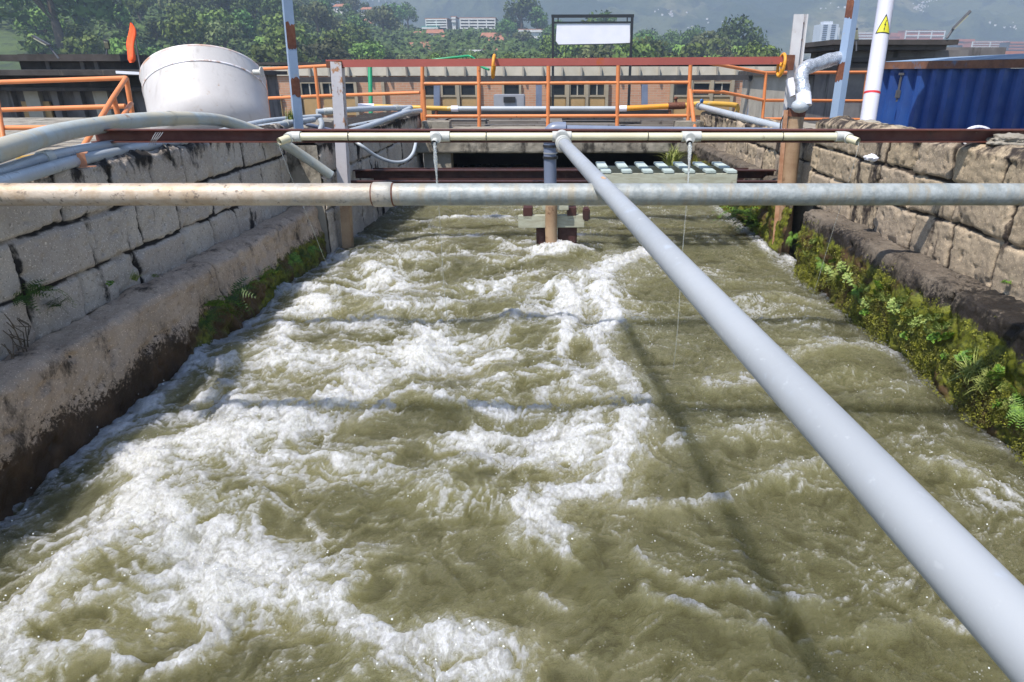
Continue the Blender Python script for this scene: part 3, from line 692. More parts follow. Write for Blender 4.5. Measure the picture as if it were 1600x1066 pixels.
trickle(xt[2] - .016, zc - .022, .0075, 'trickle of water pouring from the right tee of the cream pipe', -.035, 2.95)
trickle(xl - .045, zc - .02, .0018, 'thread thin trickle falling from the left open end of the cream pipe', .02, 3.75)
trickle(xr + .045, zc - .02, .0014, 'thread thin trickle falling from the right open end of the cream pipe', .015, 3.5)

# galvanised cross pipe
GY = 2.08; zg = P(800, 304, y=GY).z
gp = thing('cross_pipe', (0, GY, zg), 'big grey galvanised pipe crossing the whole channel with beige limescale on its left half', 'pipe')
rr = random.Random(2); pts = [(x / 20, GY, zg) for x in range(-38, 39)]
MB().tube(pts, [.0335 + (.0012 * rr.random() if p[0] < -.6 else 0) for p in pts], 32).build('pipe', m_galv, gp)
x0, x1 = P(584, 304, y=GY).x, P(614, 304, y=GY).x
MB().tube([(x0, GY, zg), (x0 + .003, GY, zg), (x1 - .003, GY, zg), (x1, GY, zg)], [.036, .0378, .0378, .036], 32).build('coupling', m_galv, gp, 'beige stained coupling ring')
MB().tube([(x0 - .004, GY, zg), (x0, GY, zg)], .0352, 32).build('rust_seam', m_rust, gp)
MB().tube([(x1, GY, zg), (x1 + .004, GY, zg)], .0352, 32).build('rust_seam', m_rust, gp)

# diagonal conduit running from the middle tee past the camera
A = P(880, 224, t=2.90); Bq = P(1594, 992, t=.47)
def on_line(y):
    k = (y - A.y) / (Bq.y - A.y); return A + (Bq - A) * k
dr = .0258
dg = thing('conduit', A, 'long smooth light grey pipe running diagonally from the middle tee towards the viewer', 'pipe')
end = A + (Bq - A) * 1.16
MB().tube([A, (A + Bq) / 2, end], dr, 40).build('pipe', m_diag, dg)
dd = (Bq - A).normalized()
MB().tube([A - dd * .012, A + dd * .03], .0335, 24).tube([A + dd * .03, A + dd * .05], .030, 24).build('collar', m_pvcfit, dg)
mb = MB(); c_ = on_line(2.02); up_ = dd.cross(Vector((1, 0, 0))).normalized(); up_ = up_ if up_.z > 0 else -up_; sd_ = dd.cross(up_).normalized()
rs = random.Random(3); vs = [c_ + up_ * (dr + .0006)]
for k_ in range(14):
    a_ = 2 * pi * k_ / 14; q_ = rs.uniform(.6, 1.2); an = .35 * cos(a_) * q_; vs.append(c_ + dd * .022 * sin(a_) * q_ + (up_ * cos(an) + sd_ * sin(an)) * (dr + .0006))
mb.add(vs, [(0, 1 + k_, 1 + (k_ + 1) % 14) for k_ in range(14)]); mb.build('rust_spot', weath('rust_spot', (.5, .33, .2), (.42, .22, .12), 90, .6), dg)
print('gap diag-over-galv', on_line(GY).z - dr - (zg + .0335))

# ------------------------------------------------------------------ hose and pipes on the left wall
pts = bez([P(-90, 268, t=1.9), P(0, 235, t=2.2), P(105, 205, t=2.75), P(210, 189, t=3.2), P(300, 185.5, t=3.65), P(360, 192, t=4.1), P(430, 218, t=4.45), P(475, 245, t=4.65), P(517, 274, t=4.8)], 8)
n = len(pts)
hs = thing('pvc_hose', pts[n // 2], 'thick stained cream and grey pipe arching over the left wall towards the water', 'pipe')
MB().tube(pts, [.0375 - .004 * i / n for i in range(n)], 24, caps=False).build('pipe', m_hose, hs)
MB().tube([pts[-1] - (pts[-1] - pts[-2]).normalized() * .004, pts[-1]], .031, 20).build('end_plug', m_hose, hs)
k = int(n * .46)
fixn(MB().tube([pts[k] - (pts[k + 1] - pts[k]) * .35, pts[k] + (pts[k + 1] - pts[k]) * .35], .0375, 24, caps=False).build('coupling', m_hose, hs))
def zt(u, v, z): return P(u, v, z=z)
def pipe(pts, r, mat, label, name='water_pipe', n=14, group=None, k=6, join=()):
    q = bez(pts, k) if len(pts) > 2 else [Vector(p) for p in pts]
    if not join: return one(name, MB().tube(q, r, n), mat, label, 'pipe', group)
    t = thing(name, q[len(q) // 2], label, 'pipe', group); MB().tube(q, r, n).build('pipe', mat, t)
    for a, b_ in join:
        i = int(a * (len(q) - 2)); d_ = (q[i + 1] - q[i]).normalized()
        MB().tube([q[i], q[i] + d_ * b_], r * 1.28, n).build('coupling', m_pvcfit, t)
    return t
pipe([P(-60, 283, t=2.0), P(0, 268.5, t=2.2), P(65, 248, t=2.5), P(130, 234, t=2.8), P(250, 216, t=3.4), P(330, 209.5, t=3.9), P(415, 190, t=5.0), P(500, 182, t=5.8)], .021, m_pvc, 'upper of the two thin grey pipes resting on top of the left wall', join=((.3, .06),))
pipe([P(-60, 300, t=1.95), P(0, 286, t=2.1), P(65, 267, t=2.4), P(130, 249, t=2.75), P(260, 223, t=3.4), P(350, 212.5, t=3.9), P(400, 201, t=4.6), P(490, 187, t=5.5)], .023, m_pvc, 'lower of the two thin grey pipes resting on top of the left wall', join=((.62, .07), (.97, .05)))
pipe([P(500, 186, t=5.5), P(503, 195, t=5.5), P(500, 205, t=5.5)], .022, m_pvc, 'short grey downpipe stub beside the white post on the left wall', k=3)
pipe([P(495, 175, t=6.3), P(560, 171, t=6.6), P(642, 168, t=7.6)], .026, m_pvc, 'grey pipe behind the white rusted post just above the far left wall', join=((.1, .08), (.95, .08)))
pipe([P(540, 208, t=5.7), P(580, 196, t=6.2), P(632, 177, t=7.2), P(657, 173, t=8.2)], .027, m_pvc, 'grey pipe sloping along the top of the far left wall')
pipe([P(548, 199, t=6.2), P(600, 187, t=7), P(640, 170, t=7.5)], .026, m_pvc, 'grey pipe laid just behind the sloping one on the far left wall')
pipe([P(436, 202, t=5.4), P(470, 192, t=5.8), P(485, 196, t=5.8), P(530, 207, t=6.0)], .017, m_pvcd, 'small dark grey bent pipe at the foot of the blue grey post')
pipe([P(556, 222, t=5.5), P(568, 230, t=5.5), P(588, 244, t=5.6), P(612, 253, t=5.7), P(632, 252, t=5.8), P(645, 240, t=5.9), P(651, 218, t=6.0)], .014, m_pvc, 'thin grey hose hanging in a loop against the far left wall')
pipe([P(60, 247, t=2.95), P(140, 227, t=3.3), P(240, 218, t=3.9)], .012, m_pvc, 'thinnest grey pipe lying behind the two wall top pipes')
pipe([P(30, 250, t=3.0), P(110, 238, t=3.4), P(180, 228, t=3.8)], .016, m_yellow, 'thin yellow pipe lying low behind the grey pipes on the left wall')
# copper clip on the pipes
c = P(133, 250, t=2.72); cl = MB()
rot = Matrix.Rotation(.5, 3, 'Z')
cl.box(c + Vector((0, 0, .028)), (.028, .062, .003), rot).box(c + Vector((.008, -.03, .005)), (.028, .003, .05), rot).box(c + Vector((.03, -.04, -.022)), (.06, .022, .003), rot)
one('pipe_clip', cl, weath('copper_clip', (.5, .22, .12), (.4, .17, .09), 9, .4), 'bent copper coloured strap clip holding the thin grey pipes on the left wall', 'clip')
# wire ties round the beam where the hose crosses
w = MB()
for k in range(4):
    u = 238 + k * 3.5
    w.tube(bez([P(u + 6, 207, t=2.9), P(u + 2, 213, t=2.85), P(u - 2 - k, 221, t=2.85), P(u - 6, 227, t=2.95)], 4), .0013, 6, caps=False)
one('wire_tie', w, m_wire, 'loose twist of thin grey wire hanging from the left part of the beam', 'wire')
w = MB().tube([P(256, 226, t=3.3), P(262, 232, t=3.25), P(266, 246, t=3.3), P(268, 262, t=3.4)], .006, 8)
one('rubber_strap', w, m_black, 'black rubber strap hanging over the left wall below the thin pipes', 'strap')

# ------------------------------------------------------------------ frame across the channel (two posts, top rail)
FY = 5.15
def fr(u, v, y=FY): return P(u, v, y=y)
lp = thing('steel_post', fr(545, 392), 'white painted square post flaking to rust on the left edge of the channel', 'post', 'posts of the gate frame')
b = MB().bar(fr(527, 97), fr(538, 292), .078, .078); fixn(b.build('painted_shaft', weath('flaking_white', (.5, .47, .48), (.42, .4, .42), 4, .5, layers=[((.35, .17, .08), 13, .56, .62), (RUST, 6, .6, .64, (1, 1, .4))]), lp))
b = MB().bar(fr(538.5, 290), fr(546, 420), .074, .07); fixn(b.build('wet_shaft', m_brownpipe, lp))
rp_ = thing('steel_post', fr(1213, 395), 'tall rusty white steel post with brown lower part on the right channel edge', 'post', 'posts of the gate frame')
a, c2 = fr(1259, 22), fr(1238, 200); b = MB()
b.bar(a + Vector((-.04, .02, 0)), c2 + Vector((-.04, .02, 0)), .012, .07).bar(a + Vector((.015, .05, 0)), c2 + Vector((.015, .05, 0)), .1, .01)
fixn(b.build('angle_shaft', m_white, rp_))
for v in (36, 62, 150): MB().sphere(fr(1257 - (v - 36) * .12, v) + Vector((0, .04, 0)), .011).build('bolt', m_rust, rp_)
b = MB().tube([fr(1246, 172), fr(1240, 215), fr(1219, 420)], .055, 24).build('round_shaft', m_brownpipe, rp_)
b = MB().bar(fr(1228, 172) , fr(1208, 400), .01, .03); fixn(b.build('edge_strip', weath('orange_edge', (.55, .32, .2), (.36, .17, .09), 8, .6), rp_))
b = MB().tube([fr(1246, 170), fr(1244, 182)], .062, 20).build('collar', m_rust, rp_)
trl = thing('top_rail', fr(880, 97), 'faded red flat steel rail joining the tops of the two gate frame posts', 'rail')
fixn(MB().bar(fr(511, 99.5), fr(1240, 94.5), .05, .05).build('rail', m_redrail, trl))
fixn(MB().box(fr(524, 101), (.11, .07, .045)).build('end_bracket', m_rust, trl))
fixn(MB().box(fr(1232, 98), (.06, .07, .1)).build('end_bracket', m_rust, trl))
for u, nm in ((772, 'left'), (1218, 'right')):
    c = fr(u, 104 if u < 800 else 102) + Vector((0, -.04, 0)); w = MB()
    ring = [c + Vector((.008 * sin(a), -cos(a) * .068, sin(a) * .072)) for a in [2 * pi * k / 32 for k in range(33)]]
    w.tube(ring, .011, 10, caps=False)
    for k in range(3):
        a = 2 * pi * k / 3 + .4; w.tube([c, c + Vector((0, -cos(a) * .068, sin(a) * .072))], .006, 8)
    w.sphere(c, .014)
    one('valve_handwheel', w, m_wheel, 'yellow handwheel at the %s' % ('middle of the red rail beside the green hose' if nm == 'left' else 'right end of the red rail by the rusty post'), 'handwheel')
# foil-wrapped elbow on the right post
q = bez([P(1313, 90, t=4.85), P(1296, 94, t=4.8), P(1276, 101, t=4.72), P(1260, 106, t=4.66), P(1252, 116, t=4.64), P(1253, 130, t=4.64), P(1256, 148, t=4.64), P(1257, 158, t=4.64)], 6)
fp = thing('wrapped_pipe', q[len(q) // 2], 'silver foil wrapped elbow pipe fixed to the tall rusty post', 'pipe')
rs = random.Random(4)
MB().tube(q, [.046 * (.96 + .12 * rs.random()) for _ in q], 20).build('foil_wrap', m_foil, fp)
MB().tube([P(1255, 146, t=4.62), P(1257, 166, t=4.62)], .05, 20).build('white_sleeve', m_signw, fp)
MB().sphere(P(1250, 166, t=4.62), .058, sc=(1.05, 1, .8)).build('end_cap', m_pvc, fp)
MB().tube([P(1234, 124, t=4.75), P(1241, 150, t=4.75)], .03, 12).build('pipe_stub', m_signw, fp)
w = MB().tube(bez([fr(1232, 168), fr(1222, 186), fr(1219, 200), fr(1217, 240)], 5), .0045, 6)
one('cable', w, m_black, 'thin black cable sagging down beside the brown post', 'cable')

# pale green slatted wooden grating
GZ = 5.05
gt = thing('wooden_grating', P(1045, 280, y=GZ), 'pale board with seven pairs of green grey slats on top beside the rusty post', 'grating')
xa, xb = P(937, 272, y=GZ).x, P(1152, 272, y=GZ).x; zg0, zg1 = P(1000, 286, y=GZ).z, P(1000, 271, y=GZ).z
fixn(MB().box(((xa + xb) / 2, GZ, (zg0 + zg1) / 2 - .03), (xb - xa, .03, zg1 - zg0 + .06), bev=.004).build('front_board', m_wood, gt))
fixn(MB().box(((xa + xb) / 2, GZ + .42, (zg0 + zg1) / 2 - .03), (xb - xa, .03, zg1 - zg0 + .06), bev=.004).build('rear_board', m_wood, gt))
for k in range(7):
    x = xa + .035 + k * (xb - xa - .09) / 6
    fixn(MB().box((x + .012, GZ + .05, zg1 + .012), (.075, .13, .02), bev=.003).build('slat', m_slat, gt))
    fixn(MB().box((x, GZ + .3, zg1 + .02), (.075, .3, .02), bev=.003).build('slat', m_slat, gt))
# rusty cross angles under the slab
for (v, y, h, l1, lab) in ((266, 5.75, .035, -1.64, 'upper dark rusty steel angle crossing the channel under the slab'), (283, 5.45, .05, -1.64, 'lower dark rusty steel angle crossing the channel behind the big pipe')):
    z = P(800, v, y=y).z; t = thing('cross_angle', (0, y, z), lab, 'beam', 'dark angles under the slab')
    fixn(MB().box((.12, y + .02, z - h / 2 - .02), (3.55, .008, h + .03)).box((.12, y - .01, z), (3.55, .055, .008)).build('angle', m_darkbeam, t))
# dark sheet standing in for the shade below the lintel behind the angles
t = thing('gap_shade_sheet', (0, 6.3, -.95), 'dark sheet standing in for the shade in the gap behind the dark cross angles', 'plate')
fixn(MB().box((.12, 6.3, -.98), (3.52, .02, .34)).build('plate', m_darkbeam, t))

# ------------------------------------------------------------------ middle pile with timber
cy = 5.02
pl = thing('riser_pipe', P(862, 400, y=cy), 'upright pipe standing in midstream slate grey above and rusty brown below', 'pipe')
top = P(860, 210, y=cy); q = [P(860, 300, y=cy), P(859, 216, y=cy)]
MB().tube(q, .046, 24).build('upper_pipe', m_pvcd, pl)
MB().tube([P(862, 296, y=cy), P(861, 360, y=cy), P(863, 440, y=cy)], .045, 24).build('lower_pipe', m_brownpipe, pl)
zz = P(860, 204, y=cy).z
e = MB().tube(bez([P(859.5, 222, y=cy), P(859, 212, y=cy), P(860, 206, y=cy) + Vector((.008, 0, .0)), P(868, 202.5, y=cy), P(884, 202.5, y=cy)], 5), .052, 24); e.build('elbow', m_pvcd, pl)
MB().tube([P(880, 202.5, y=cy), P(1000, 204.5, y=cy + .05), P(1236, 207, y=cy + .15)], .031, 20).build('side_pipe', m_pvcd, pl)
for v in (226, 244): MB().tube([P(860, v, y=cy), P(860, v + 4, y=cy)], .055, 24).build('clamp', m_black, pl)
MB().tube([P(860, 238, y=cy), P(860, 240, y=cy)], .051, 24).build('wire_clamp', m_wire, pl)
tm = thing('timber_collar', P(860, 350, y=cy), 'pale rust stained timber beams bolted round the midstream pile just above the water', 'timber')
for (ua, ub, dy) in ((810, 913, .075), (818, 908, .2)):
    a, c2 = P(ua, 346, y=cy + dy), P(ub, 345, y=cy + dy); fixn(MB().bar(a, c2, .05, .095, bev=.004).build('beam', m_wood if dy < .1 else m_darkbeam, tm))
for u in (825, 893): fixn(MB().box(P(u, 331, y=cy + .13), (.07, .16, .09), bev=.003).build('steel_bracket', m_darkbeam, tm))
fixn(MB().box(P(916, 334, y=cy), (.05, .12, .09), bev=.01).build('end_block', m_darkbeam, tm))
fixn(MB().box(P(868, 323, y=cy + .02), (.2, .05, .045), bev=.004).build('cross_piece', m_wood, tm))
fb = thing('footing_block', P(868, 385, y=cy + .1), 'dark wet block behind the midstream pile at water level', 'block')
fixn(MB().box(P(886, 372, y=cy + .14), (.15, .12, .26), bev=.012).box(P(846, 368, y=cy + .15), (.08, .1, .16), bev=.02).build('block', m_darkbeam, fb))

# ------------------------------------------------------------------ blue grey steel posts on both walls
for (a, c2, lab) in ((P(443, -60, t=4.6), P(465, 182, t=5.0), 'blue grey steel post with two rust patches on the left wall near the white tank'),
                     (P(1343, -60, t=4.7), P(1303, 206, t=4.9), 'blue grey steel post with rust bands beside the tall lilac white pole')):
    t = thing('steel_post', c2, lab, 'post', 'blue grey steel posts')
    rot = R(38)
    fixn(MB().bar(a, c2 + (c2 - a).normalized() * .25, .062, .062, roll=rot).build('shaft', m_blue_grey, t))
    q_ = (c2 + (c2 - a).normalized() * .25 - a).to_track_quat('Y', 'Z').to_matrix() @ Matrix.Rotation(rot, 3, 'Y')
    nrms = [q_ @ Vector(w_) for w_ in ((1, 0, 0), (-1, 0, 0), (0, 0, 1), (0, 0, -1))]
    nb = max(nrms, key=lambda w_: w_.dot(-c2) + (.6 if w_.x < 0 else 0)); ub_ = nb.cross(q_ @ Vector((0, 1, 0)))
    for (v0, v1) in (((32, 70), (119, 148)) if c2.x < 0 else ((-5, 20), (84, 110))):
        k0, k1 = (v0 + 60) / 242, (v1 + 60) / 242; A0, A1 = a + (c2 - a) * k0, a + (c2 - a) * k1; rr_ = random.Random(v0 + 9); ax_ = (A1 - A0); pts_ = []
        for e_ in range(7): pts_.append(A0 + ub_ * (-.0305 + .061 * e_ / 6) + ax_ * rr_.uniform(-.12, .12))
        for e_ in range(7): pts_.append(A1 + ub_ * (.0305 - .061 * e_ / 6) + ax_ * rr_.uniform(-.12, .12))
        fixn(MB().prism([p_ + nb * .0306 for p_ in pts_], nb, .0016).build('rust_patch', m_rust, t))
# tall striped-wrapped pole with the warning triangle
pa, pb = P(1397, -80, t=6.3), P(1352, 215, t=6.5)
tp = thing('power_pole', pb, 'tall lilac white pole with a yellow lightning warning triangle', 'pole')
pdir = (pa - pb).normalized(); base = pb - pdir * 2.0
MB().tube([base, pb, pa], .073, 32, caps=True).build('shaft', m_pole, tp)
k = lambda v: pb + (pa - pb) * ((215 - v) / 295)
MB().tube([k(146), k(142.5)], .0745, 32, caps=False).build('red_band', m_red, tp)
# triangle: curved sticker around the pole
def on_pole(cv, ang, dz, off):
    c = k(cv); toc = Vector((-c.x, -c.y, 0)).normalized(); side = pdir.cross(toc).normalized(); side = side if side.x > 0 else -side
    toc = side.cross(pdir); toc = toc if toc.y < 0 else -toc
    return c + pdir * dz + (toc * cos(ang) + side * sin(ang)) * (.073 + off)
def sticker(tri, off, mat, name, par, label=None):
    mb = MB(); N = 14      # rows between bottom and apex
    for i in range(N):
        for s_ in range(12):
            pass
    return None
def tri_pts(cv, h, half, off, mat, name):
    mb = MB(); N = 16; K = 10; vs = []; fs = []
    for i in range(N + 1):
        f = i / N; hw = half * (1 - f)
        for j in range(K + 1): vs.append(on_pole(cv, (.28 + (-hw + 2 * hw * j / K)) , -h / 2 + h * f, off))
    for i in range(N):
        for j in range(K): a_ = i * (K + 1) + j; fs.append((a_, a_ + 1, a_ + K + 2, a_ + K + 1))
    mb.add(vs, fs, 0, True); return mb.build(name, mat, tp)
tri_pts(39, .175, 1.02, .002, m_black, 'sign_border')
tri_pts(40, .145, .84, .0035, m_signyel, 'warning_sign')
mb = MB(); bolt = [(.10, .052), (-.10, .004), (.03, .004), (-.04, -.028), (-.09, -.024), (.0, -.058), (.07, -.018), (.02, -.024), (.14, .016), (.03, .016), (.17, .05)]
mb.add([on_pole(40.5, .28 + a_ * .95, z_ - .012, .005) for a_, z_ in bolt], [tuple(range(len(bolt)))]); mb.build('lightning_symbol', m_black, tp)

# ------------------------------------------------------------------ right wall extras
pipe([P(1092, 166, t=8.6), P(1232, 203, t=5.6), P(1262, 209, t=5.3)], .036, m_pvc, 'thick light grey pipe sloping along the top of the far right wall', join=((.0, .12),))
c = P(1527, 214, t=3.06) + Vector((0, .0, 0)); arc = [c + Vector((-.056 * cos(a), .02 * cos(a), .046 * sin(a))) for a in [R(-130 - 20 + x * 12.5) * -1 for x in range(0, 20)]]
mb = MB()
for a, b2 in zip(arc[:-1], arc[1:]): mb.bar(a, b2 + (b2 - a) * .15, .03, .008)
one('pipe_saddle', mb, m_signw, 'curved offcut of white pipe lying on the right wall under the beam', 'pipe offcut')
from mathutils import noise as mnoise
def pnz(c_, sd): return 2.2 * mnoise.fractal(Vector(c_) * 2.2 + Vector((sd, 0, 0)), .7, 2.1, 5)
def stone(c, r, seed):
    bm = bmesh.new(); bmesh.ops.create_icosphere(bm, subdivisions=5, radius=1); g = random.Random(seed); ph = [g.uniform(0, 6) for _ in range(6)]
    for v in bm.verts:
        k_ = 1 + .12 * pnz(v.co, seed) + .16 * sin(v.co.x * 3 + ph[0]) + .14 * sin(v.co.y * 4 + ph[1]) + .1 * sin(v.co.z * 6 + ph[2]) + .05 * sin(v.co.x * 13 + ph[3]) * sin(v.co.y * 11 + ph[4])
        v.co = Vector((v.co.x * k_ * r[0], v.co.y * k_ * r[1], v.co.z * k_ * r[2])) + c
    o_ = MB().add([v.co[:] for v in bm.verts], [[v.index for v in f.verts] for f in bm.faces], 0, True); bm.free(); return o_
one('rubble_lump', stone(P(1352, 206, t=4.4), (.2, .22, .06), 1), m_conc, 'flat crumbling concrete lump on the right wall below the lilac white pole', 'rubble')
one('rubble_lump', stone(P(1361, 247, t=3.55) , (.03, .03, .018), 2), m_signw, 'small white painted stone stuck on the right wall joint', 'rubble')
one('rubble_lump', stone(P(1572, 222, t=2.95), (.09, .1, .028), 3), m_conc, 'broken grey mortar lump on the right wall beside the white offcut', 'rubble')

# ================================================================== REAR RAILING, DECK, YARD PIPEWORK
RY = 8.9
def rl(u, v, y=RY): return P(u, v, y=y)
rail = thing('safety_railing', rl(870, 200), 'orange tube railing on the slab across the far end of the channel', 'railing', 'orange railings')
for (ut, ub) in ((660, 660), (748, 749), (857, 856), (966, 964), (1079, 1074)):
    MB().tube([rl(ut, 99), rl(ub, 206)], .0245, 14).build('post', m_orange, rail)
MB().tube([rl(656, 99), rl(1082, 98)], .023, 12).build('top_tube', m_orange, rail)
MB().tube([rl(660, 131), rl(1078, 129)], .019, 12).build('middle_tube', m_orange, rail)
MB().tube([rl(660, 182), rl(1078, 181)], .021, 12).build('bottom_tube', m_orange, rail)
MB().tube([rl(661, 140), rl(665, 206)], .028, 12).build('brace', m_orange, rail)
MB().tube([rl(1078, 140, 8.8), rl(1086, 206, 8.6)], .026, 12).build('brace', m_orange, rail)
def railing(label, posts, rails, r=.022):
    t = thing('safety_railing', posts[0][1], label, 'railing', 'orange railings')
    for a, b2 in posts: MB().tube([a, b2], r, 12).build('post', m_orange, t)
    for q in rails: MB().tube(q, r * .95, 12).build('tube', m_orange, t)
    return t
railing('orange railing running off to the right behind the rusty post', [(rl(1197, 113, 9.6), rl(1191, 190, 9.6)), (rl(1355, 112, 10.2), rl(1345, 200, 10.2))],
        [[rl(1110, 99, 8.9), rl(1195, 114, 9.6), rl(1360, 113, 10.2)], [rl(1082, 143, 8.9), rl(1130, 144, 9.1), rl(1193, 157, 9.6), rl(1352, 158, 10.2)], [rl(1190, 186, 9.6), rl(1350, 187, 10.2)]])
railing('orange railing behind the blue grey post right of the white tank', [(rl(492, 104, 9.4), rl(501, 190, 9.4)), (rl(414, 125, 10.2), rl(421, 190, 10.2))],
        [[rl(655, 99, 9.0), rl(512, 103, 9.2), rl(492, 104, 9.4), rl(412, 108, 10.3)], [rl(656, 145, 9.0), rl(500, 150, 9.4), rl(408, 154, 10.3)]])
railing('orange stair railing left of the white tank', [(rl(197, 122, 6.6), rl(208, 186, 6.6)), (rl(177, 152, 6.2), rl(187, 190, 6.2)), (rl(-6, 150, 6.4), rl(6, 222, 6.2)), (rl(170, 205, 6.0), rl(176, 228, 6.0)), (rl(190, 205, 6.2), rl(197, 230, 6.2)) ],
        [[rl(-60, 131, 6.9), rl(0, 128.5, 6.8), rl(197, 122, 6.6)], [rl(-60, 174, 6.6), rl(0, 172, 6.6), rl(196, 166, 6.5)], [rl(-30, 202, 6.3), rl(0, 200, 6.3), rl(120, 199, 6.2), rl(150, 188, 6.2)],
         [rl(197, 122, 6.6), rl(177, 152, 6.2), rl(126, 236, 5.4)], [rl(205, 162, 6.5), rl(188, 188, 6.0), rl(160, 232, 5.4)]])
# deck planks
t = thing('plank_stack', rl(900, 205, 9.3), 'loose grey boards lying on the slab under the far orange railing', 'planks')
rs = random.Random(12)
for (u0, u1, v, dy, h) in ((672, 760, 196, .2, .05), (765, 852, 200, .25, .04), (668, 845, 192, .7, .03), (878, 1000, 194, .5, .04), (962, 1064, 191, .25, .07), (1000, 1075, 201, .1, .05), (690, 830, 188, 1.2, .03), (880, 960, 189, 1.1, .03)):
    y = 9.1 + dy; a, b2 = P(u0, v, y=y), P(u1, v + rs.uniform(-1, 2), y=y)
    a.z = b2.z = -.64 + h * 1.0 + (0.03 if dy > .4 else 0)
    fixn(MB().bar(a, b2, .22 + .1 * rs.random(), h).build('board', m_plank, t))
deckm = MB().box((.1, 9.75, -.635), (4.0, 1.5, .04)); one('board_deck', deckm, m_plank, 'weathered board deck covering the slab behind the orange railing', 'deck')
# long yellow / grey pipeline behind the railing
yp = thing('pipeline', rl(840, 170, 9.4), 'horizontal pipeline with yellow ends and a grey middle run behind the far orange railing', 'pipeline')
Y2 = 9.4
g = lambda u, v: P(u, v, y=Y2)
MB().tube([g(560, 166), g(585, 166)], .032, 14).build('coupling', m_signw, yp)
MB().tube([g(585, 166.5), g(705, 170)], .03, 16).build('yellow_pipe', m_yellow, yp)
MB().tube([g(705, 170), g(716, 170)], .038, 16).build('coupling', m_signw, yp)
MB().tube([g(716, 170), g(962, 170)], .031, 16).build('grey_pipe', m_pvcd if False else m_pvc, yp)
MB().tube([g(962, 170), g(979, 169.5)], .038, 16).build('coupling', m_signw, yp)
MB().tube([g(979, 169.5), g(1046, 166)], .034, 16).build('yellow_pipe', m_wheel, yp)
v_ = MB().tube([g(1044, 166), g(1070, 165)], .045, 16).tube([g(1057, 165), g(1056, 154)], .016, 10).sphere(g(1056, 154), .026); v_.build('valve', m_rust, yp)
MB().tube(bez([g(1070, 165), g(1100, 162), g(1145, 164), g(1152, 168), g(1151, 176)], 5), .033, 14).build('yellow_pipe', m_yellow, yp)
for u in (682, 1047): MB().tube([g(u, 172), g(u, 196)], .022, 10).build('support', m_rust, yp)
one('bottle_cap', MB().tube([P(1096, 160, t=8.5), P(1097, 156, t=8.5)], .022, 12), weath('blue_cap', (.05, .2, .5), (.04, .15, .4), 4, .4), 'small blue cap on the end of the sloping right pipe', 'cap')
one('green_pipe', MB().tube([P(578, 100, t=10.5), P(580, 200, t=10.5)], .034, 14), m_green, 'upright dark green pipe behind the white rusted post', 'pipe')
one('green_hose', MB().tube(bez([P(655, 96, t=5.3), P(690, 92, t=5.3), P(722, 88.5, t=5.25), P(734, 88, t=5.2), P(743, 94, t=5.2), P(752, 104, t=5.15), P(764, 109, t=5.1)], 6), .0085, 12), m_green, 'light green hose looped over the faded red rail beside the yellow handwheel', 'hose')
w = MB().tube(bez([rl(775, 200, 9.2), rl(790, 196, 9.2), rl(815, 186, 9.2), rl(822, 178, 9.2)], 5), .012, 8)
one('cable', MB().tube(bez([rl(672, 196, 9.1), rl(690, 192, 9.1), rl(700, 186, 9.1), rl(712, 182, 9.1)], 5), .01, 8), m_black, 'black cable curling off the slab beside the left end of the far railing', 'cable')

# white tank: tilted cylinder with a domed edge
Tt = 8.0
tc_ = P(332, 196, t=Tt); ax = Vector((-.28, .62, 1)).normalized()
tk = thing('water_tank', tc_, 'big white tilted cylindrical tank with a rusty seam standing left of the channel', 'tank')
RB, RT_, Ht = .655, .685, .59
sidev = Vector((1, 0, .05)); sidev = (sidev - ax * sidev.dot(ax)).normalized(); fv = ax.cross(sidev)
def ringp(h, r, n=64): return [tc_ + ax * h + (sidev * cos(2 * pi * j / n) + fv * sin(2 * pi * j / n)) * r for j in range(n)]
def lathe(prof, n=64):
    mb = MB(); vs = []
    for h, r in prof: vs += ringp(h, r, n)
    mb.add(vs, [(i * n + j, i * n + (j + 1) % n, (i + 1) * n + (j + 1) % n, (i + 1) * n + j) for i in range(len(prof) - 1) for j in range(n)], 0, True); return mb
fixn(lathe([(-.3, .0), (-.3, RB), (0, RB), (.3, .67), (.48, .678), (Ht - .01, RT_)]).build('shell', m_tank, tk))
fixn(lathe([(Ht - .012, RT_ - .002), (Ht + .0, RT_ + .006), (Ht + .012, RT_ + .003), (Ht + .016, RT_ - .02), (Ht + .05, .3), (Ht + .06, 0)]).build('rim', weath('tank_rim', (.72, .68, .68), (.5, .3, .2), 6, .5), tk))
fixn(lathe([(.395, .677), (.397, .6815), (.413, .6825), (.415, .678)]).build('seam', m_tankrust, tk))
fl = P(404, 113, t=7.9)
MB().tube([fl + Vector((-.06, 0, -.0)), fl + Vector((.035, 0, 0))], .03, 16).tube([fl + Vector((.03, 0, 0)), fl + Vector((.042, 0, 0))], .06, 20).build('outlet_flange', m_pvcfit, tk)

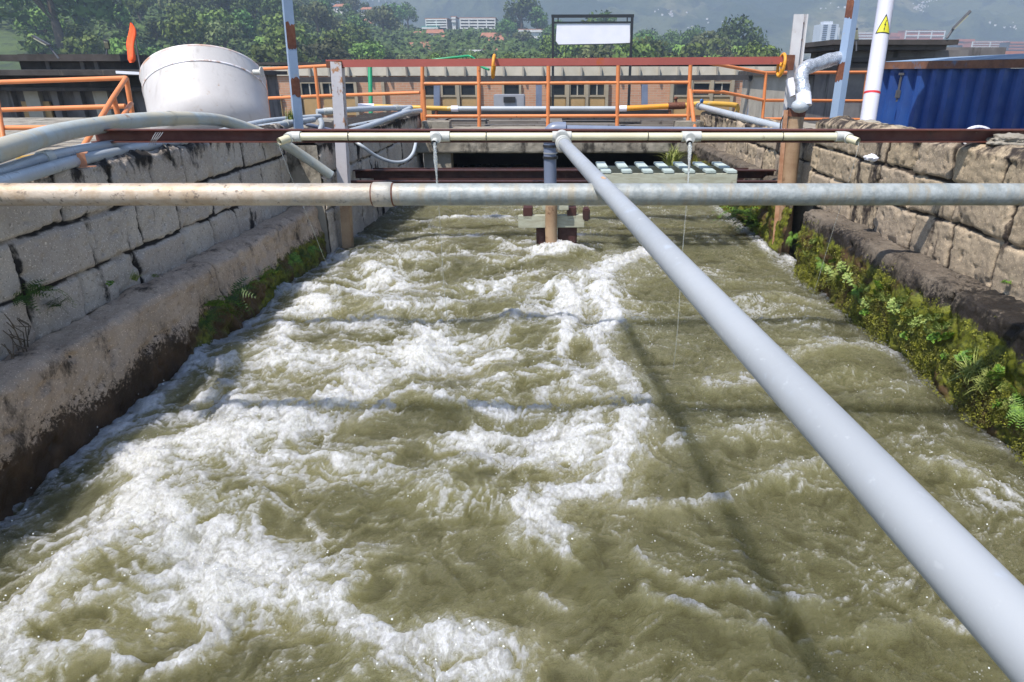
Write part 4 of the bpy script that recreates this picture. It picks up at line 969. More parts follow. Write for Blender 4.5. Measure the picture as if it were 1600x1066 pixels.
# ------------------------------------------------------------------ blue container
ca, cb = P(1371, 97, t=9.6), P(1640, 92, t=7.2)
ztop = ca.z; cb.z = ztop
dirc = (cb - ca); dirc.z = 0; Lc = 4.6; dirc.normalize(); inn = Vector((-dirc.y, dirc.x, 0)); inn = inn if inn.x > 0 else -inn
ct = thing('shipping_container', (ca.x, ca.y, -2.6), 'dark blue corrugated shipping container with rusty corner frame beyond the right wall', 'container')
mb = MB(); vs = []; fs = []; s_ = .1; pr_ = [(0, 0)]
x = .09
while x < Lc - .1:
    pr_ += [(x, 0), (x + .05, .085), (x + .13, .085), (x + .18, 0)]; x += .255
pr_.append((Lc, 0))
for a_, dpt in pr_:
    p = ca + dirc * a_ + inn * (dpt + .03); vs += [(p.x, p.y, -2.45), (p.x, p.y, ztop - .1)]
fs = [(2 * i, 2 * i + 2, 2 * i + 3, 2 * i + 1) for i in range(len(pr_) - 1)]
mb.add(vs, fs); fixn(mb.build('side_panel', m_cont, ct))
p0 = Vector((ca.x, ca.y, 0)) + inn * .05
fixn(MB().bar(Vector((ca.x, ca.y, ztop - .05)) + dirc * .05 + inn * .03, Vector((ca.x, ca.y, ztop - .05)) + dirc * Lc + inn * .03, .08, .09).build('top_side_rail', m_contr, ct))
fixn(MB().bar(Vector((ca.x, ca.y, -2.5)) + inn * .03, Vector((ca.x, ca.y, -2.5)) + dirc * Lc + inn * .03, .08, .14).build('bottom_side_rail', m_contr, ct))
fixn(MB().box(Vector((ca.x, ca.y, (ztop - 2.6) / 2 - .06)) + inn * .03, (.1, .1, ztop + 2.4)).build('corner_post', m_contr, ct))
fixn(MB().box(Vector((ca.x, ca.y, ztop - .045)) + inn * .025, (.15, .15, .13), bev=.01).build('corner_casting', m_contr, ct))
MB().box(Vector((ca.x, ca.y, ztop - .045)) + inn * .025 - dirc * .0 + Vector((-.055, -.055, 0)), (.05, .05, .06)).build('casting_hole', m_black, ct)
w_ = 2.4; rp0 = Vector((ca.x, ca.y, ztop)); q = [rp0 + inn * .02, rp0 + dirc * Lc + inn * .02]
mb = MB(); mb.add([q[0], q[1], q[1] + inn * w_ * .5 + Vector((0, 0, .14)), q[0] + inn * w_ * .5 + Vector((0, 0, .07)), q[1] + inn * w_ + Vector((0, 0, .0)), q[0] + inn * w_], [(0, 1, 2, 3), (3, 2, 4, 5)]); mb.build('roof', m_conttop, ct)
mb = MB(); e0 = rp0 + inn * .02; mb.add([(e0.x, e0.y, -2.5), e0[:], (e0 + inn * w_)[:], ((e0 + inn * w_).x, (e0 + inn * w_).y, -2.5)], [(0, 1, 2, 3)]); mb.build('end_wall', m_cont, ct)
la = Vector((ca.x, ca.y, ztop - .32)) + dirc * .52 - inn * .0
fixn(MB().bar(la + Vector((0, 0, .15)), la + Vector((0, 0, -.2)), .02, .02).box(la + Vector((0, 0, -.1)), (.05, .04, .1)).box(la + Vector((0, 0, .16)), (.06, .04, .03)).build('lock_rod', m_lampgrey, ct))
# rusty pipe lying along the container's far top edge and an added roof sheet, unseen above the frame, put there to shade it
cn = thing('added_shade_canopy', Vector((ca.x, ca.y, -2.6)) + dirc * 5.2, 'added unseen flat sheet roof on two posts to shade the blue container', 'added_shade_canopy')
hc = 1.5; E = Vector((ca.x, ca.y, ztop)) + dirc * 1.0 - SUN * (hc / -SUN.z)
fixn(MB().hexa([E - inn * 1.6, E - inn * 1.6 + dirc * 5.2, E + inn * 2.6 + dirc * 5.2, E + inn * 2.6] + [q_ + Vector((0, 0, .06)) for q_ in (E - inn * 1.6, E - inn * 1.6 + dirc * 5.2, E + inn * 2.6 + dirc * 5.2, E + inn * 2.6)]).build('roof_sheet', m_conttop, cn))
for k_ in (-1.4, 2.5):
    p_ = E + dirc * 5.0 + inn * k_; fixn(MB().bar(p_, Vector((p_.x, p_.y, -2.6)), .12, .12).build('post', m_blue_grey, cn))

# ================================================================== BUILDINGS
def gl(u, v, t): return P(u, v, t=t)
GZ0 = -2.6
# brick works building straight ahead
BYd = 29.0
def bp(u, v, dy=0): return P(u, v, y=BYd + dy)
bk = thing('brick_building', (0, BYd, GZ0), 'long low orange brick works building with ochre window panels beyond the far railing', 'building')
xL, xR = bp(405, 150).x, bp(1262, 150).x; zt_ = bp(800, 119).z
fixn(MB().box(((xL + xR) / 2, BYd + 3, (GZ0 + zt_) / 2 - .02), (xR - xL, 6, zt_ - GZ0 + .04)).build('wall', m_brick, bk))
ze0, ze1 = bp(800, 118.5).z, bp(800, 104).z
mb = MB(); mb.hexa([(xL - .4, BYd - .10, ze0), (xR + .4, BYd - .10, ze0), (xR + .4, BYd + 7, ze0), (xL - .4, BYd + 7, ze0), (xL - .4, BYd - .02, ze1), (xR + .4, BYd - .02, ze1), (xR + .4, BYd + 7, ze1), (xL - .4, BYd + 7, ze1)])
fixn(mb.build('eave_fascia', m_eave, bk))
zr = bp(800, 95).z
fixn(MB().box(((xL + xR) / 2, BYd + 3.15, (ze1 + zr) / 2), (xR - xL + 1.2, 6.3, (zr - ze1) * .45)).build('roof', m_concd, bk))
for i in range(28):
    u = 425 + i * 30.2; x = bp(u, 110).x
    fixn(MB().box((x, BYd - .10, (ze0 + ze1) / 2 - .02), (.07, .2, ze1 - ze0 + .02)).build('fascia_rib', m_concl, bk))
def win(u0, u1, v0=129, v1=150, vp=180, panel=True):
    f = MB(); a, b2 = bp(u0, v0), bp(u1, v1); c = ((a.x + b2.x) / 2, BYd - .06, (a.z + b2.z) / 2); w2, h2 = b2.x - a.x, a.z - b2.z
    for dx in (-1, 1): f.box((c[0] + dx * w2 / 2, c[1], c[2]), (.09, .14, h2 + .09))
    for dzz in (-1, 1): f.box((c[0], c[1], c[2] + dzz * h2 / 2), (w2 - .09, .13, .07))
    fr_ = fixn(f.build('window', m_beige, bk)); MB().box((c[0], BYd - .03, c[2]), (w2 - .08, .04, h2 - .06)).build('pane', m_glassd, fr_)
    if (int(u0) // 7) % 2: MB().box((c[0], BYd - .07, c[2]), (.05, .03, h2 - .08)).build('mullion', m_eave, fr_)
    if panel:
        zb2 = bp(u0, vp).z; fixn(MB().box((c[0], BYd - .05, (b2.z - .045 + zb2) / 2), (w2 - .02, .08, b2.z - .05 - zb2)).build('window_panel', m_ochre, bk))
for u0, u1 in ((470, 500), (503, 530), (533, 557), (662, 684), (690, 714), (719, 745), (786, 813), (860, 884), (890, 914), (920, 945), (1052, 1074), (1082, 1108), (1114, 1140)): win(u0, u1)
for u0, u1 in ((405, 440), (1222, 1255)): win(u0, u1, 150, 153, 182)
for u in (557, 685, 716, 747, 857, 887, 917, 948, 1049, 1078, 1111, 1143, 468, 600, 1262):
    x = bp(u, 140).x; fixn(MB().box((x, BYd - .1, (zt_ + bp(u, 185).z) / 2), (.12, .16, zt_ - bp(u, 185).z)).build('mullion_post', m_beige, bk))
fixn(MB().box(bp(800, 116), (bp(833, 0).x - bp(783, 0).x, .1, .06)).build('lintel_trim', m_eave, bk))
# dark duct carried in front of the building
DY = 24.0
du = thing('service_duct', P(850, 122, y=DY), 'long dark horizontal duct on grey stanchions in front of the brick building', 'duct')
q = [P(455, 125, y=DY), P(1176, 121, y=DY)]
fixn(MB().bar(q[0], q[1], .3, .16).build('duct', m_gutter, du))
MB().tube(bez([P(1170, 121, y=DY), P(1180, 121, y=DY), P(1182, 127, y=DY), P(1172, 182, y=DY)], 4), .13, 12).build('downpipe', m_pvcd, du)
for u in (683, 842, 1007): MB().bar(P(u, 126, y=DY), P(u, 190, y=DY), .2, .2).build('stanchion', m_pvcd, du)
cbx = thing('control_cabinet', P(795, 168, y=21), 'grey metal cabinet with a dark vent standing before the brick building', 'cabinet')
a, b2 = P(771, 148, y=21), P(820, 185, y=21)
fixn(MB().box(((a.x + b2.x) / 2, 21.3, (a.z + b2.z) / 2), (b2.x - a.x, .6, a.z - b2.z), bev=.02).build('housing', weath('cabinet_grey', (.3, .3, .32), (.25, .25, .27), 2, .5), cbx))
mb = MB(); mb.box(P(796, 156, y=20.97), (.35, .03, .16)); mb.build('vent', m_black, cbx)
for x in (a.x + .1, b2.x - .1): MB().bar((x, 21.3, b2.z), (x, 21.3, GZ0), .1, .1).build('leg', m_lampgrey, cbx)
# left dark works building
LY = 15.0
def lb(u, v, dy=0): return P(u, v, y=LY + dy)
lk = thing('works_building', (lb(0, 150).x, LY, GZ0), 'dark weathered concrete works building with a flat rooftop box left of the white tank', 'building')
x0, x1 = lb(-400, 0).x, lb(238, 0).x
z0, z1 = lb(0, 109).z, GZ0
fixn(MB().box(((x0 + x1) / 2, LY + 3, (z0 + z1) / 2), (x1 - x0, 6, z0 - z1)).build('wall', m_concw, lk))
fixn(MB().box(((x0 + x1) / 2, LY + 2.7, z0 - .06), (x1 - x0 + .5, 7, .1)).build('roof', m_concd, lk))
fixn(MB().box(((x0 + x1) / 2, LY - .2, lb(0, 139).z), (x1 - x0 + .2, .5, .07)).build('ledge', m_concd, lk))
fixn(MB().box(((x0 + x1) / 2, LY - .08, (lb(0, 112).z + lb(0, 137).z) / 2), (x1 - x0 - .1, .16, .3)).build('dark_band', m_concd, lk))
for i in range(14):
    u = -260 + i * 35.5; fixn(MB().box((lb(u, 160).x, LY - .08, (lb(0, 141).z + GZ0) / 2), (.14 if i % 3 else .3, .14, lb(0, 141).z - GZ0)).build('pilaster', m_concw if i % 3 else m_concl, lk))
fixn(MB().box(lb(61, 178, -.05), (lb(84, 0).x - lb(38, 0).x, .06, .5)).build('plywood_patch', m_panel, lk))
a, b2 = lb(30, 97, 1), lb(188, 97, 1)
bx = fixn(MB().box(((a.x + b2.x) / 2, LY + 2, a.z - .02), (b2.x - a.x, 2, .36)).build('rooftop_box', m_concd, lk))
a, b2 = lb(10, 90.5, 1), lb(200, 90.5, 1)
fixn(MB().box(((a.x + b2.x) / 2, LY + 2, lb(0, 91, 1).z), (b2.x - a.x, 2.6, .13)).build('rooftop_slab', m_concd, lk))
fixn(MB().bar(lb(182, 113, -.9), lb(222, 115, -.9), .05, .05).build('strip_light', m_signw, lk))
for u in (74, 128, 150): fixn(MB().box(lb(u, 97, .98), (.08, .05, .3)).build('box_pilaster', m_concw, lk))
# fluted concrete wall block on the right
RYb = 20.0
def rb(u, v, dy=0): return P(u, v, y=RYb + dy)
fw = thing('fluted_building', (rb(1310, 150).x, RYb, GZ0), 'pale fluted concrete works building behind the blue grey post on the right', 'building')
x0, x1 = rb(1252, 0).x, rb(1480, 0).x; z0 = rb(1300, 118).z
fixn(MB().box(((x0 + x1) / 2, RYb + 2.5, (z0 + GZ0) / 2), (x1 - x0, 5, z0 - GZ0)).build('wall', m_concl, fw))
for i in range(14): fixn(MB().box((x0 + .2 + i * .42, RYb - .06, (z0 + GZ0) / 2 - .1), (.2, .14, z0 - GZ0 - .2)).build('flute', m_concl, fw))
fixn(MB().box(((x0 + x1) / 2, RYb + 2.3, z0 + .06), (x1 - x0 + .3, 5.6, .14)).build('coping', m_concd, fw))
p = rb(1342, 118, -.3); q = rb(1322, 195, -1.2); fixn(MB().bar(p, q, .45, .35).build('buttress', m_concl, fw))
# rusty flat-roofed structure on the right
SY = 17.0
def sb(u, v, dy=0): return P(u, v, y=SY + dy)
sk = thing('roof_structure', (sb(1400, 90).x, SY, GZ0), 'dark flat roofed concrete structure with stepped slabs behind the lilac white pole', 'building')
def slab3(n, u0, u1, v0, v1, dy, dep, mat):
    a, b2 = sb(u0, v0, dy), sb(u1, v1, dy); fixn(MB().box(((a.x + b2.x) / 2, SY + dy + dep / 2, (a.z + b2.z) / 2), (b2.x - a.x, dep, abs(a.z - b2.z))).build(n, mat, sk))
slab3('top_slab', 1302, 1497, 62, 70, 0, 3, m_concd); slab3('middle_slab', 1304, 1478, 71, 78, .1, 3, m_concd)
slab3('wall', 1326, 1468, 78.5, 300, .5, 2.5, m_concw); slab3('lower_slab', 1318, 1474, 90, 97, .15, 3, m_concd); slab3('bottom_band', 1316, 1400, 99, 110, .2, 3, m_concd)
slab3('side_wing', 1470, 1520, 74, 300, .9, 2, m_concw)
# black framed blank board
HY = 26.0
def hb(u, v): return P(u, v, y=HY)
bb = thing('signboard', (hb(927, 100).x, HY, GZ0), 'blank white board in a black steel frame above the brick building roof', 'signboard')
for u in (864, 988): fixn(MB().bar(hb(u, 24), Vector((hb(u, 24).x, HY, GZ0)), .09, .09).build('frame_post', m_darkframe, bb))
fixn(MB().bar(hb(861.5, 25.5), hb(990.5, 25), .1, .1).build('frame_top', m_darkframe, bb))
fixn(MB().bar(hb(866, 35.5), hb(986, 35), .05, .06).build('frame_bar', m_darkframe, bb))
for u in (872, 980): fixn(MB().bar(hb(u, 27), hb(u, 36), .04, .04).build('hanger', m_darkframe, bb))
c1, c2, c3, c4 = hb(870, 37.5), hb(984, 36.5), hb(985, 67), hb(873, 70.5); th_ = Vector((0, .06, 0))
fixn(MB().prism([c1, c2, c3, hb(930, 69), c4, hb(868.5, 64)], (0, 1, 0), .06).build('board', m_signw, bb))
fixn(MB().bar(hb(900, 45), hb(903, 50), .02, .03).bar(hb(900, 62), hb(903, 67), .02, .03).build('scuff_mark', m_black, bb)) if False else None
fixn(MB().bar(hb(866, 70.5), hb(986, 68.5), .03, .03).build('lower_wire', m_darkframe, bb))
# street lamps and the orange cloth
def lamp(name, foot, head, hd, label, sc=1):
    t = thing('street_lamp', (foot.x, foot.y, foot.z), label, 'lamp', 'street lamps on the flat roofs')
    MB().tube([foot, head], .035 * sc, 10).build('arm', m_lampgrey, t)
    d_ = hd.normalized(); h_ = fixn(MB().bar(head - d_ * .05, head + d_ * .5 * sc, .24 * sc, .07 * sc, bev=.01).build('lamp_head', m_lampgrey, t))
    fixn(MB().bar(head + Vector((0, -.02, -.045 * sc)), head + d_ * .42 * sc + Vector((0, -.02, -.045 * sc)), .18 * sc, .02).build('lens', m_lens, h_))
lamp('a', sb(1479, 60), sb(1491, 43), Vector((.55, -.3, .8)), 'street lamp with tilted head on the roof edge above the blue container', .85)
lamp('b', lb(92, 92), lb(74, 69), Vector((-.8, -.2, .55)), 'thin dark lamp on the rooftop box at the far left', .55)
lamp('c', lb(166, 88, 1), lb(168, 74, 1), Vector((.3, -.5, .6)), 'small bright floodlight on the rooftop box beside the orange cloth', .4)
lamp('d', P(1338, 80, y=SY - 1), P(1338, 60, y=SY - 1), Vector((-.3, -.2, .8)), 'small white headed floodlight between the blue grey post and lilac white pole', .45)
mb = MB(); t0, t1 = P(204, 35, t=10.5), P(206, 98, t=10.5); q = []
n_ = 26; vs = []; fs = []
for i in range(n_ + 1):
    f = i / n_; w2 = .055 * (sin(pi * min(1, (f + .03) * 3.2) / 2) if f < .3 else 1) * (1 - .5 * max(0, (f - .93) / .07)); c = t0.lerp(t1, f) + Vector((.012 * sin(f * 9), .02 * sin(f * 5), 0))
    for j in range(12):
        a = 2 * pi * j / 12; rr_ = w2 * (1 + .25 * sin(3 * a + f * 6)); vs.append(c + Vector((cos(a) * rr_, sin(a) * rr_ * .6, 0)))
fs = [(i * 12 + j, i * 12 + (j + 1) % 12, (i + 1) * 12 + (j + 1) % 12, (i + 1) * 12 + j) for i in range(n_) for j in range(12)] + [tuple(range(12)), tuple(reversed(range(n_ * 12, n_ * 12 + 12)))]
wsx = thing('windsock', t1 + Vector((0, .06, -1)), 'limp bright orange windsock hanging on a thin dark mast left of the white tank', 'windsock')
mb.add(vs, fs, 0, True); mb.build('sock', m_orange2, wsx)
MB().tube([t0 + Vector((0, .06, 0)), t1 + Vector((0, .06, -1.6))], .012, 8).build('mast', m_lampgrey, wsx)

# ================================================================== HILLS, WOODS, TOWN
def slope_at(v): d = D(800, v); return d.z / d.y
def xr_at(u, v=60): d = D(u, v); return d.x / d.y
# near wooded hill: skyline of the ground given per picture column
sky_u = [-500, 0, 300, 430, 530, 600, 660, 700, 780, 850, 920, 1000, 1060, 1130, 1180, 1260, 1500, 2200]
sky_v = [-170, -110, -60, -25, 18, 42, 52, 52, 50, 60, 74, 88, 92, 95, 104, 108, 110, 112]
sk_x = np.array([xr_at(u) for u in sky_u]); sk_s = np.array([slope_at(v) for v in sky_v])
Y0, Y1 = 95.0, 330.0
def hill_z(x, y):
    r = x / np.maximum(y, 1); ridge = np.interp(r, sk_x, sk_s) * Y1
    s_ = np.clip((y - Y0) / (Y1 - Y0), 0, 1.6); s2 = np.where(s_ < 1, s_ ** 1.15, 1 - (s_ - 1) * .9)
    und = fbm(x / 45., y / 45., 3, 301) * 5 * np.clip(s_ * 3, 0, 1) + fbm(x / 14., y / 14., 3, 305) * 1.2 * np.clip(s_ * 3, 0, 1)
    return -2.9 + (ridge + 2.9) * s2 + und * .55
ys_ = np.concatenate([np.arange(88, 330, 2.6), np.arange(330, 480, 8)]); rs_ = np.linspace(-1.25, 1.5, 330)
Yh, Rh = np.meshgrid(ys_, rs_, indexing='ij'); Xh = Rh * Yh
m = NT('hill_ground')
c = m.mix(m.rng(m.noise(.05, 6, .6), .4, .6), (.045, .07, .018), (.075, .11, .022)); c = m.mix(m.rng(m.noise(.3, 6, .7), .5, .65), c, (.028, .045, .015))
m.bump(m.noise(.5, 6, .7), 1, .6); m.fin(c, .95)
hill = gridmesh('hill', np.stack([Xh, Yh, hill_z(Xh, Yh)], -1), m.mat); tag(hill, kind='structure')
# forest carpet between the single trees
def leafmat(name, base, var=.5):
    m = NT(name); oi = m.n('ObjectInfo'); hs_ = m.n('HueSaturation')
    c = m.mix(m.rng(m.noise(.55, 4, .6), .38, .62), tuple(q * .55 for q in base), tuple(min(1, q * 1.35) for q in base))
    m.L(m.rng(oi.outputs['Random'], 0, 1, .475, .525, False), hs_.inputs['Hue']); m.L(m.rng(oi.outputs['Random'], 0, 1, 1 - var, 1 + var, False), hs_.inputs['Value'])
    m.L(c, hs_.inputs['Color']); m.L(hs_.outputs[0], m.b.inputs['Base Color']); m.b.inputs['Roughness'].default_value = .75
    m.b.inputs['Specular IOR Level'].default_value = .2
    return m.mat
m_leaf = leafmat('leaf_dark', (.085, .14, .036)); m_leaf2 = leafmat('leaf_bright', (.13, .19, .04)); m_leaf3 = leafmat('leaf_olive', (.115, .13, .05))
m_bark = weath('bark', (.12, .09, .06), (.08, .06, .04), 3, .9)
def crown_mesh(seed, rx, rz, nl, leaf, clumps, flat=1):
    g = np.random.RandomState(seed); C_ = []; 
    for i in range(clumps):
        a = g.rand() * 2 * pi; e = g.uniform(-.55, 1); rr_ = g.uniform(.35, .8)
        C_.append((cos(a) * rx * rr_ * math.sqrt(max(.05, 1 - max(0, e) ** 2)), sin(a) * rx * rr_ * math.sqrt(max(.05, 1 - max(0, e) ** 2)), e * rz * .7, g.uniform(.28, .5) * rx))
    C_ = np.array(C_); k = g.randint(0, clumps, nl)
    d = g.randn(nl, 3); d /= np.linalg.norm(d, axis=1)[:, None]; rad = C_[k, 3] * g.uniform(.7, 1.08, nl)
    p = C_[k, :3] + d * rad[:, None] * np.array([1, 1, .75])
    nrm = d + g.randn(nl, 3) * .45; nrm /= np.linalg.norm(nrm, axis=1)[:, None]
    t1 = np.cross(nrm, g.randn(nl, 3)); t1 /= np.linalg.norm(t1, axis=1)[:, None]; t2 = np.cross(nrm, t1)
    s_ = leaf * g.uniform(.5, 1.3, (nl, 1))
    v = np.stack([p + t1 * s_, p + t2 * s_ * .6, p - t1 * s_, p - t2 * s_ * .6], 1)
    v += nrm[:, None] * (g.randn(nl, 4, 1) * leaf * .15)
    return v.reshape(-1, 3), np.arange(nl * 4).reshape(nl, 4)
def make_tree(seed, rx, rz, h, mat, nl=900, leaf=.5, clumps=16):
    root = thing('forest_tree', (0, 0, 0), 'dense green forest tree among its like on the wooded hillside', 'tree', 'forest trees on the hillside')
    v, f = crown_mesh(seed, rx, rz, nl, leaf, clumps); v[:, 2] += h
    cloud('crown', v, f, mat, root)
    g = random.Random(seed); tb = MB().tube([(0, 0, -2), (.1, 0, h * .5), (.2, .1, h)], [rx * .09, rx * .07, rx * .03], 7)
    for k in range(4):
        a = g.uniform(0, 6.28); tb.tube([(.1, 0, h * .55), (cos(a) * rx * .45, sin(a) * rx * .45, h + rz * .2)], [rx * .045, rx * .015], 5)
    tb.build('trunk', m_bark, root); return root
protos = [make_tree(1, 4.2, 4.0, 5.2, m_leaf), make_tree(2, 5.0, 3.4, 5.0, m_leaf3), make_tree(3, 3.2, 3.0, 3.6, m_leaf2, 700, .42, 12), make_tree(4, 5.6, 5.0, 6.4, m_leaf, 1300, .5, 22), make_tree(5, 3.4, 4.6, 5.6, m_leaf, 800, .42, 14), make_tree(6, 4.4, 3.6, 4.4, m_leaf2, 900, .48, 16)]
used = [False] * 6; NT_ = 0
def place_tree(i, x, y, s, label=None, z=None, name=None):
    global NT_
    o = protos[i] if not used[i] else copy_tree(protos[i]); used[i] = True
    o.location = (x, y, float(hill_z(np.array(x), np.array(y))) if z is None else z); o.rotation_euler[2] = random.uniform(0, 6.28); o.scale = (s, s, s * random.uniform(.9, 1.15))
    if label:
        o['label'] = label
        if 'group' in o: del o['group']
    NT_ += 1; return o
random.seed(21)
def treepos(u, y): return xr_at(u) * y
cells = []
for row, (y, du) in enumerate(((108, 62), (128, 56), (150, 52), (176, 50), (205, 46), (238, 44), (272, 42), (306, 38), (328, 34))):
    u = -60 + row * 17 % 40
    while u < 1200:
        cells.append((u + random.uniform(-10, 10), y + random.uniform(-9, 9))); u += du
for u, y in cells:
    d_ = slope_at(0); vis = True
    x = treepos(u, y); z = float(hill_z(np.array(x), np.array(y))); sl = (z + 9) / y
    if z / y > .135: continue                      # stands above the picture
    if sl < slope_at(104): continue                # hidden behind the works buildings
    # clearings for the houses and the grass patch at the far left
    b_v = z / y
    if 655 < u < 850 and y > 225 and random.random() < .45: continue
    if u < 25 and y < 150: continue
    bright = y < 170
    smax = 9.
    if 600 < u < 860:
        lim = 50 if y > 225 else (66 if y > 190 else 78)
        if 640 < u < 790 or y < 225: smax = ((slope_at(lim) * y - z) / 9.5)
        if smax < .3: continue
    i = random.choice([2, 5, 5, 2, 1, 0] if bright else [0, 0, 1, 3, 4, 5, 1])
    if y > 200: i = random.choice([0, 1, 3, 4, 0, 3, 1])
    place_tree(i, x, y, min(smax, random.uniform(.62, 1.1) * (.9 if y < 150 else 1.05)))
# trees that stand out one by one
for (u, y, i, s, z_, lab) in ((95, 120, 3, 1.75, None, 'tallest dark broad tree at the far left above the rooftop box'), (816, 300, 3, 1.5, None, 'big dark rounded tree rising from the ridge left of the blank signboard'),
                           (840, 296, 4, 1.15, None, 'narrower dark tree just right of the big ridge tree'), (793, 308, 4, .7, None, 'small tree on the ridge right of the striped white building'),
                           (690, 312, 0, .8, None, 'round tree standing alone above the striped white building on the ridge'), (1030, 262, 3, .9, None, 'dark round tree right of the blank signboard'),
                           (1075, 262, 0, .8, None, 'dark tree with a flat top midway along the right hand tree line'), (1128, 258, 4, .8, None, 'last tall dark tree at the right end of the tree line'), (1000, 240, 5, .8, None, 'bright green bushy tree at the right foot of the blank signboard')):
    place_tree(i, treepos(u, y), y, s, lab)
print('trees', NT_)
g = np.random.RandomState(9); nl = 70000
yy = 100 + 235 * g.rand(nl) ** .9; uu = -80 + 1320 * g.rand(nl); xx = (uu - PX) / F / (cp + .45 * sp_) * yy
zz_ = hill_z(xx, yy); keep = (zz_ / yy < .15) & (fbm(xx / 9, yy / 9, 3, 401) > -.25) & ~((uu < 30) & (yy < 150)); xx, yy, zz_ = xx[keep], yy[keep], zz_[keep]; nl = len(xx)
cl = 2.4 * np.abs(fbm(xx / 3.5, yy / 3.5, 2, 405)) + .5
p = np.stack([xx, yy, zz_ + cl + g.rand(nl) * 1.2], -1); nrm = g.randn(nl, 3) * .6 + np.array([0, -.4, 1]); nrm /= np.linalg.norm(nrm, axis=1)[:, None]
t1 = np.cross(nrm, g.randn(nl, 3)); t1 /= np.linalg.norm(t1, axis=1)[:, None]; t2 = np.cross(nrm, t1); s_ = g.uniform(.35, 1.0, (nl, 1))
o = cloud('undergrowth', np.stack([p + t1 * s_, p + t2 * s_ * .7, p - t1 * s_, p - t2 * s_ * .7], 1).reshape(-1, 3), np.arange(nl * 4).reshape(nl, 4), leafmat('undergrowth_leaf', (.075, .11, .028), 0)); tag(o, kind='stuff', label='leafy undergrowth carpeting the hillside between the trees', cat='undergrowth')

# houses on the hill
m_wwall = weath('white_house_wall', (.75, .73, .7), (.65, .62, .58), .5, .7); m_troof = weath('terracotta_roof', (.4, .17, .1), (.3, .13, .08), .8, .8)
m_strip = weath('dark_window_strip', (.06, .06, .07), (.08, .08, .09), .4, .4); m_teal = weath('teal_roof', (.15, .42, .36), (.12, .36, .3), .5, .6); m_bricko = weath('brick_block', (.5, .17, .1), (.42, .14, .08), .3, .8)
m_tower = weath('tower_white', (.7, .72, .75), (.62, .64, .68), .1, .6)
def hp(u, v, y): return P(u, v, y=y)
def strip_building(u0, u1, v0, v1, y, n, label, wallm=m_wwall, darkm=m_strip, roofm=m_troof, name='apartment_building', dep=10, rot=0, cols=0, bf=.5):
    a, b2 = hp(u0, v0, y), hp(u1, v1, y); w2, h2 = b2.x - a.x, a.z - b2.z; cx, cz = (a.x + b2.x) / 2, b2.z
    t = thing(name, (cx, y, cz - h2 * .3), label, 'building', rz=rot)
    def part(nm, mb_, mt, par=None): o_ = fixn(mb_.build(nm, mt)); o_.parent = par or t; o_.location = (0, 0, h2 * .3) if par is None else (0, 0, 0); return o_
    wl = part('wall', MB().box((0, dep / 2, h2 / 2 - h2 * .4), (w2, dep, h2 * 1.8)), darkm)
    st = h2 / n
    for k in range(n):
        part('floor_band', MB().box((0, -.1, st * (k + .78)), (w2 + .3, .8, st * bf)), wallm)
    if cols:
        for k in range(cols + 1): part('column', MB().box((-w2 / 2 + w2 * k / cols, -.12, h2 / 2), (w2 * .03, .7, h2)), wallm)
    part('roof', MB().box((0, dep / 2, h2 + .15), (w2 + .8, dep + .8, .35)), roofm); return t
strip_building(665, 699, 30, 46, 305, 4, 'long white building with dark window strips on the ridge, left wing', rot=-.1, cols=2)
strip_building(719, 774, 29, 48, 300, 4, 'long white building with dark window strips on the ridge, right wing', cols=4)
strip_building(706, 712, 27, 38, 302, 2, 'slim white stair block between the two striped white wings', darkm=m_wwall)
strip_building(811, 849, 47, 54.5, 262, 1, 'low white shed with a red roof edge beside the big ridge tree', darkm=m_wwall, dep=6)
strip_building(718, 752, 80, 92, 190, 1, 'pale flat roofed house just above the faded red rail', darkm=m_wwall, roofm=m_wwall, dep=6)
strip_building(660, 684, 43, 48, 300, 1, 'low teal roofed hall under the left striped wing', roofm=m_teal, darkm=m_wwall, dep=6)
hs0 = None; rs = random.Random(31)
def house(u, v, y, w2, label=None):
    global hs0
    if hs0 is None:
        t = thing('hillside_house', (0, 0, 0), 'small white walled house with a terracotta roof among the trees', 'house', 'small houses among the hillside trees')
        fixn(MB().box((0, 0, 1.0), (7, 5, 4.4)).build('wall', m_wwall, t))
        fixn(MB().add([(-3.9, -3, 3.1), (3.9, -3, 3.1), (3.9, 3, 3.1), (-3.9, 3, 3.1), (-3.4, 0, 4.7), (3.4, 0, 4.7)], [(0, 1, 5, 4), (2, 3, 4, 5), (1, 2, 5), (3, 0, 4), (3, 2, 1, 0)]).build('roof', m_troof, t))
        for x in (-2.3, 0, 2.3): fixn(MB().box((x, -2.52, 1.7), (1.0, .1, 1.1)).build('window', m_strip, t))
        hs0 = t; o = t
    else: o = copy_tree(hs0)
    p_ = hp(u, v, y); o.location = (p_.x, y, p_.z - 2.2); o.scale = (w2, w2, w2); o.rotation_euler[2] = rs.uniform(-.5, .5); return o
for u, v, y, w2 in ((578, 31, 290, .6), (577, 35, 288, .5), (650, 52, 265, .6), (680, 54, 250, .8), (689, 60, 240, .7), (651, 74, 215, .75), (663, 72, 214, .7), (675, 77, 205, .7), (684, 84, 195, .6), (693, 82, 196, .5), (740, 72, 220, .7), (748, 70, 222, .6), (768, 62, 235, .9), (775, 64, 232, .7), (763, 82, 195, .5), (771, 79, 200, .7), (780, 83, 195, .6), (737, 76, 210, .5), (560, 55, 262, .5), (498, 8, 300, .5), (533, 11, 298, .7), (574, 14, 300, .6), (760, 70, 220, .4), (872, 75, 215, .6), (905, 76, 214, .6), (893, 74, 216, .5), (965, 76, 210, .5)):
    house(u, v, y, w2)

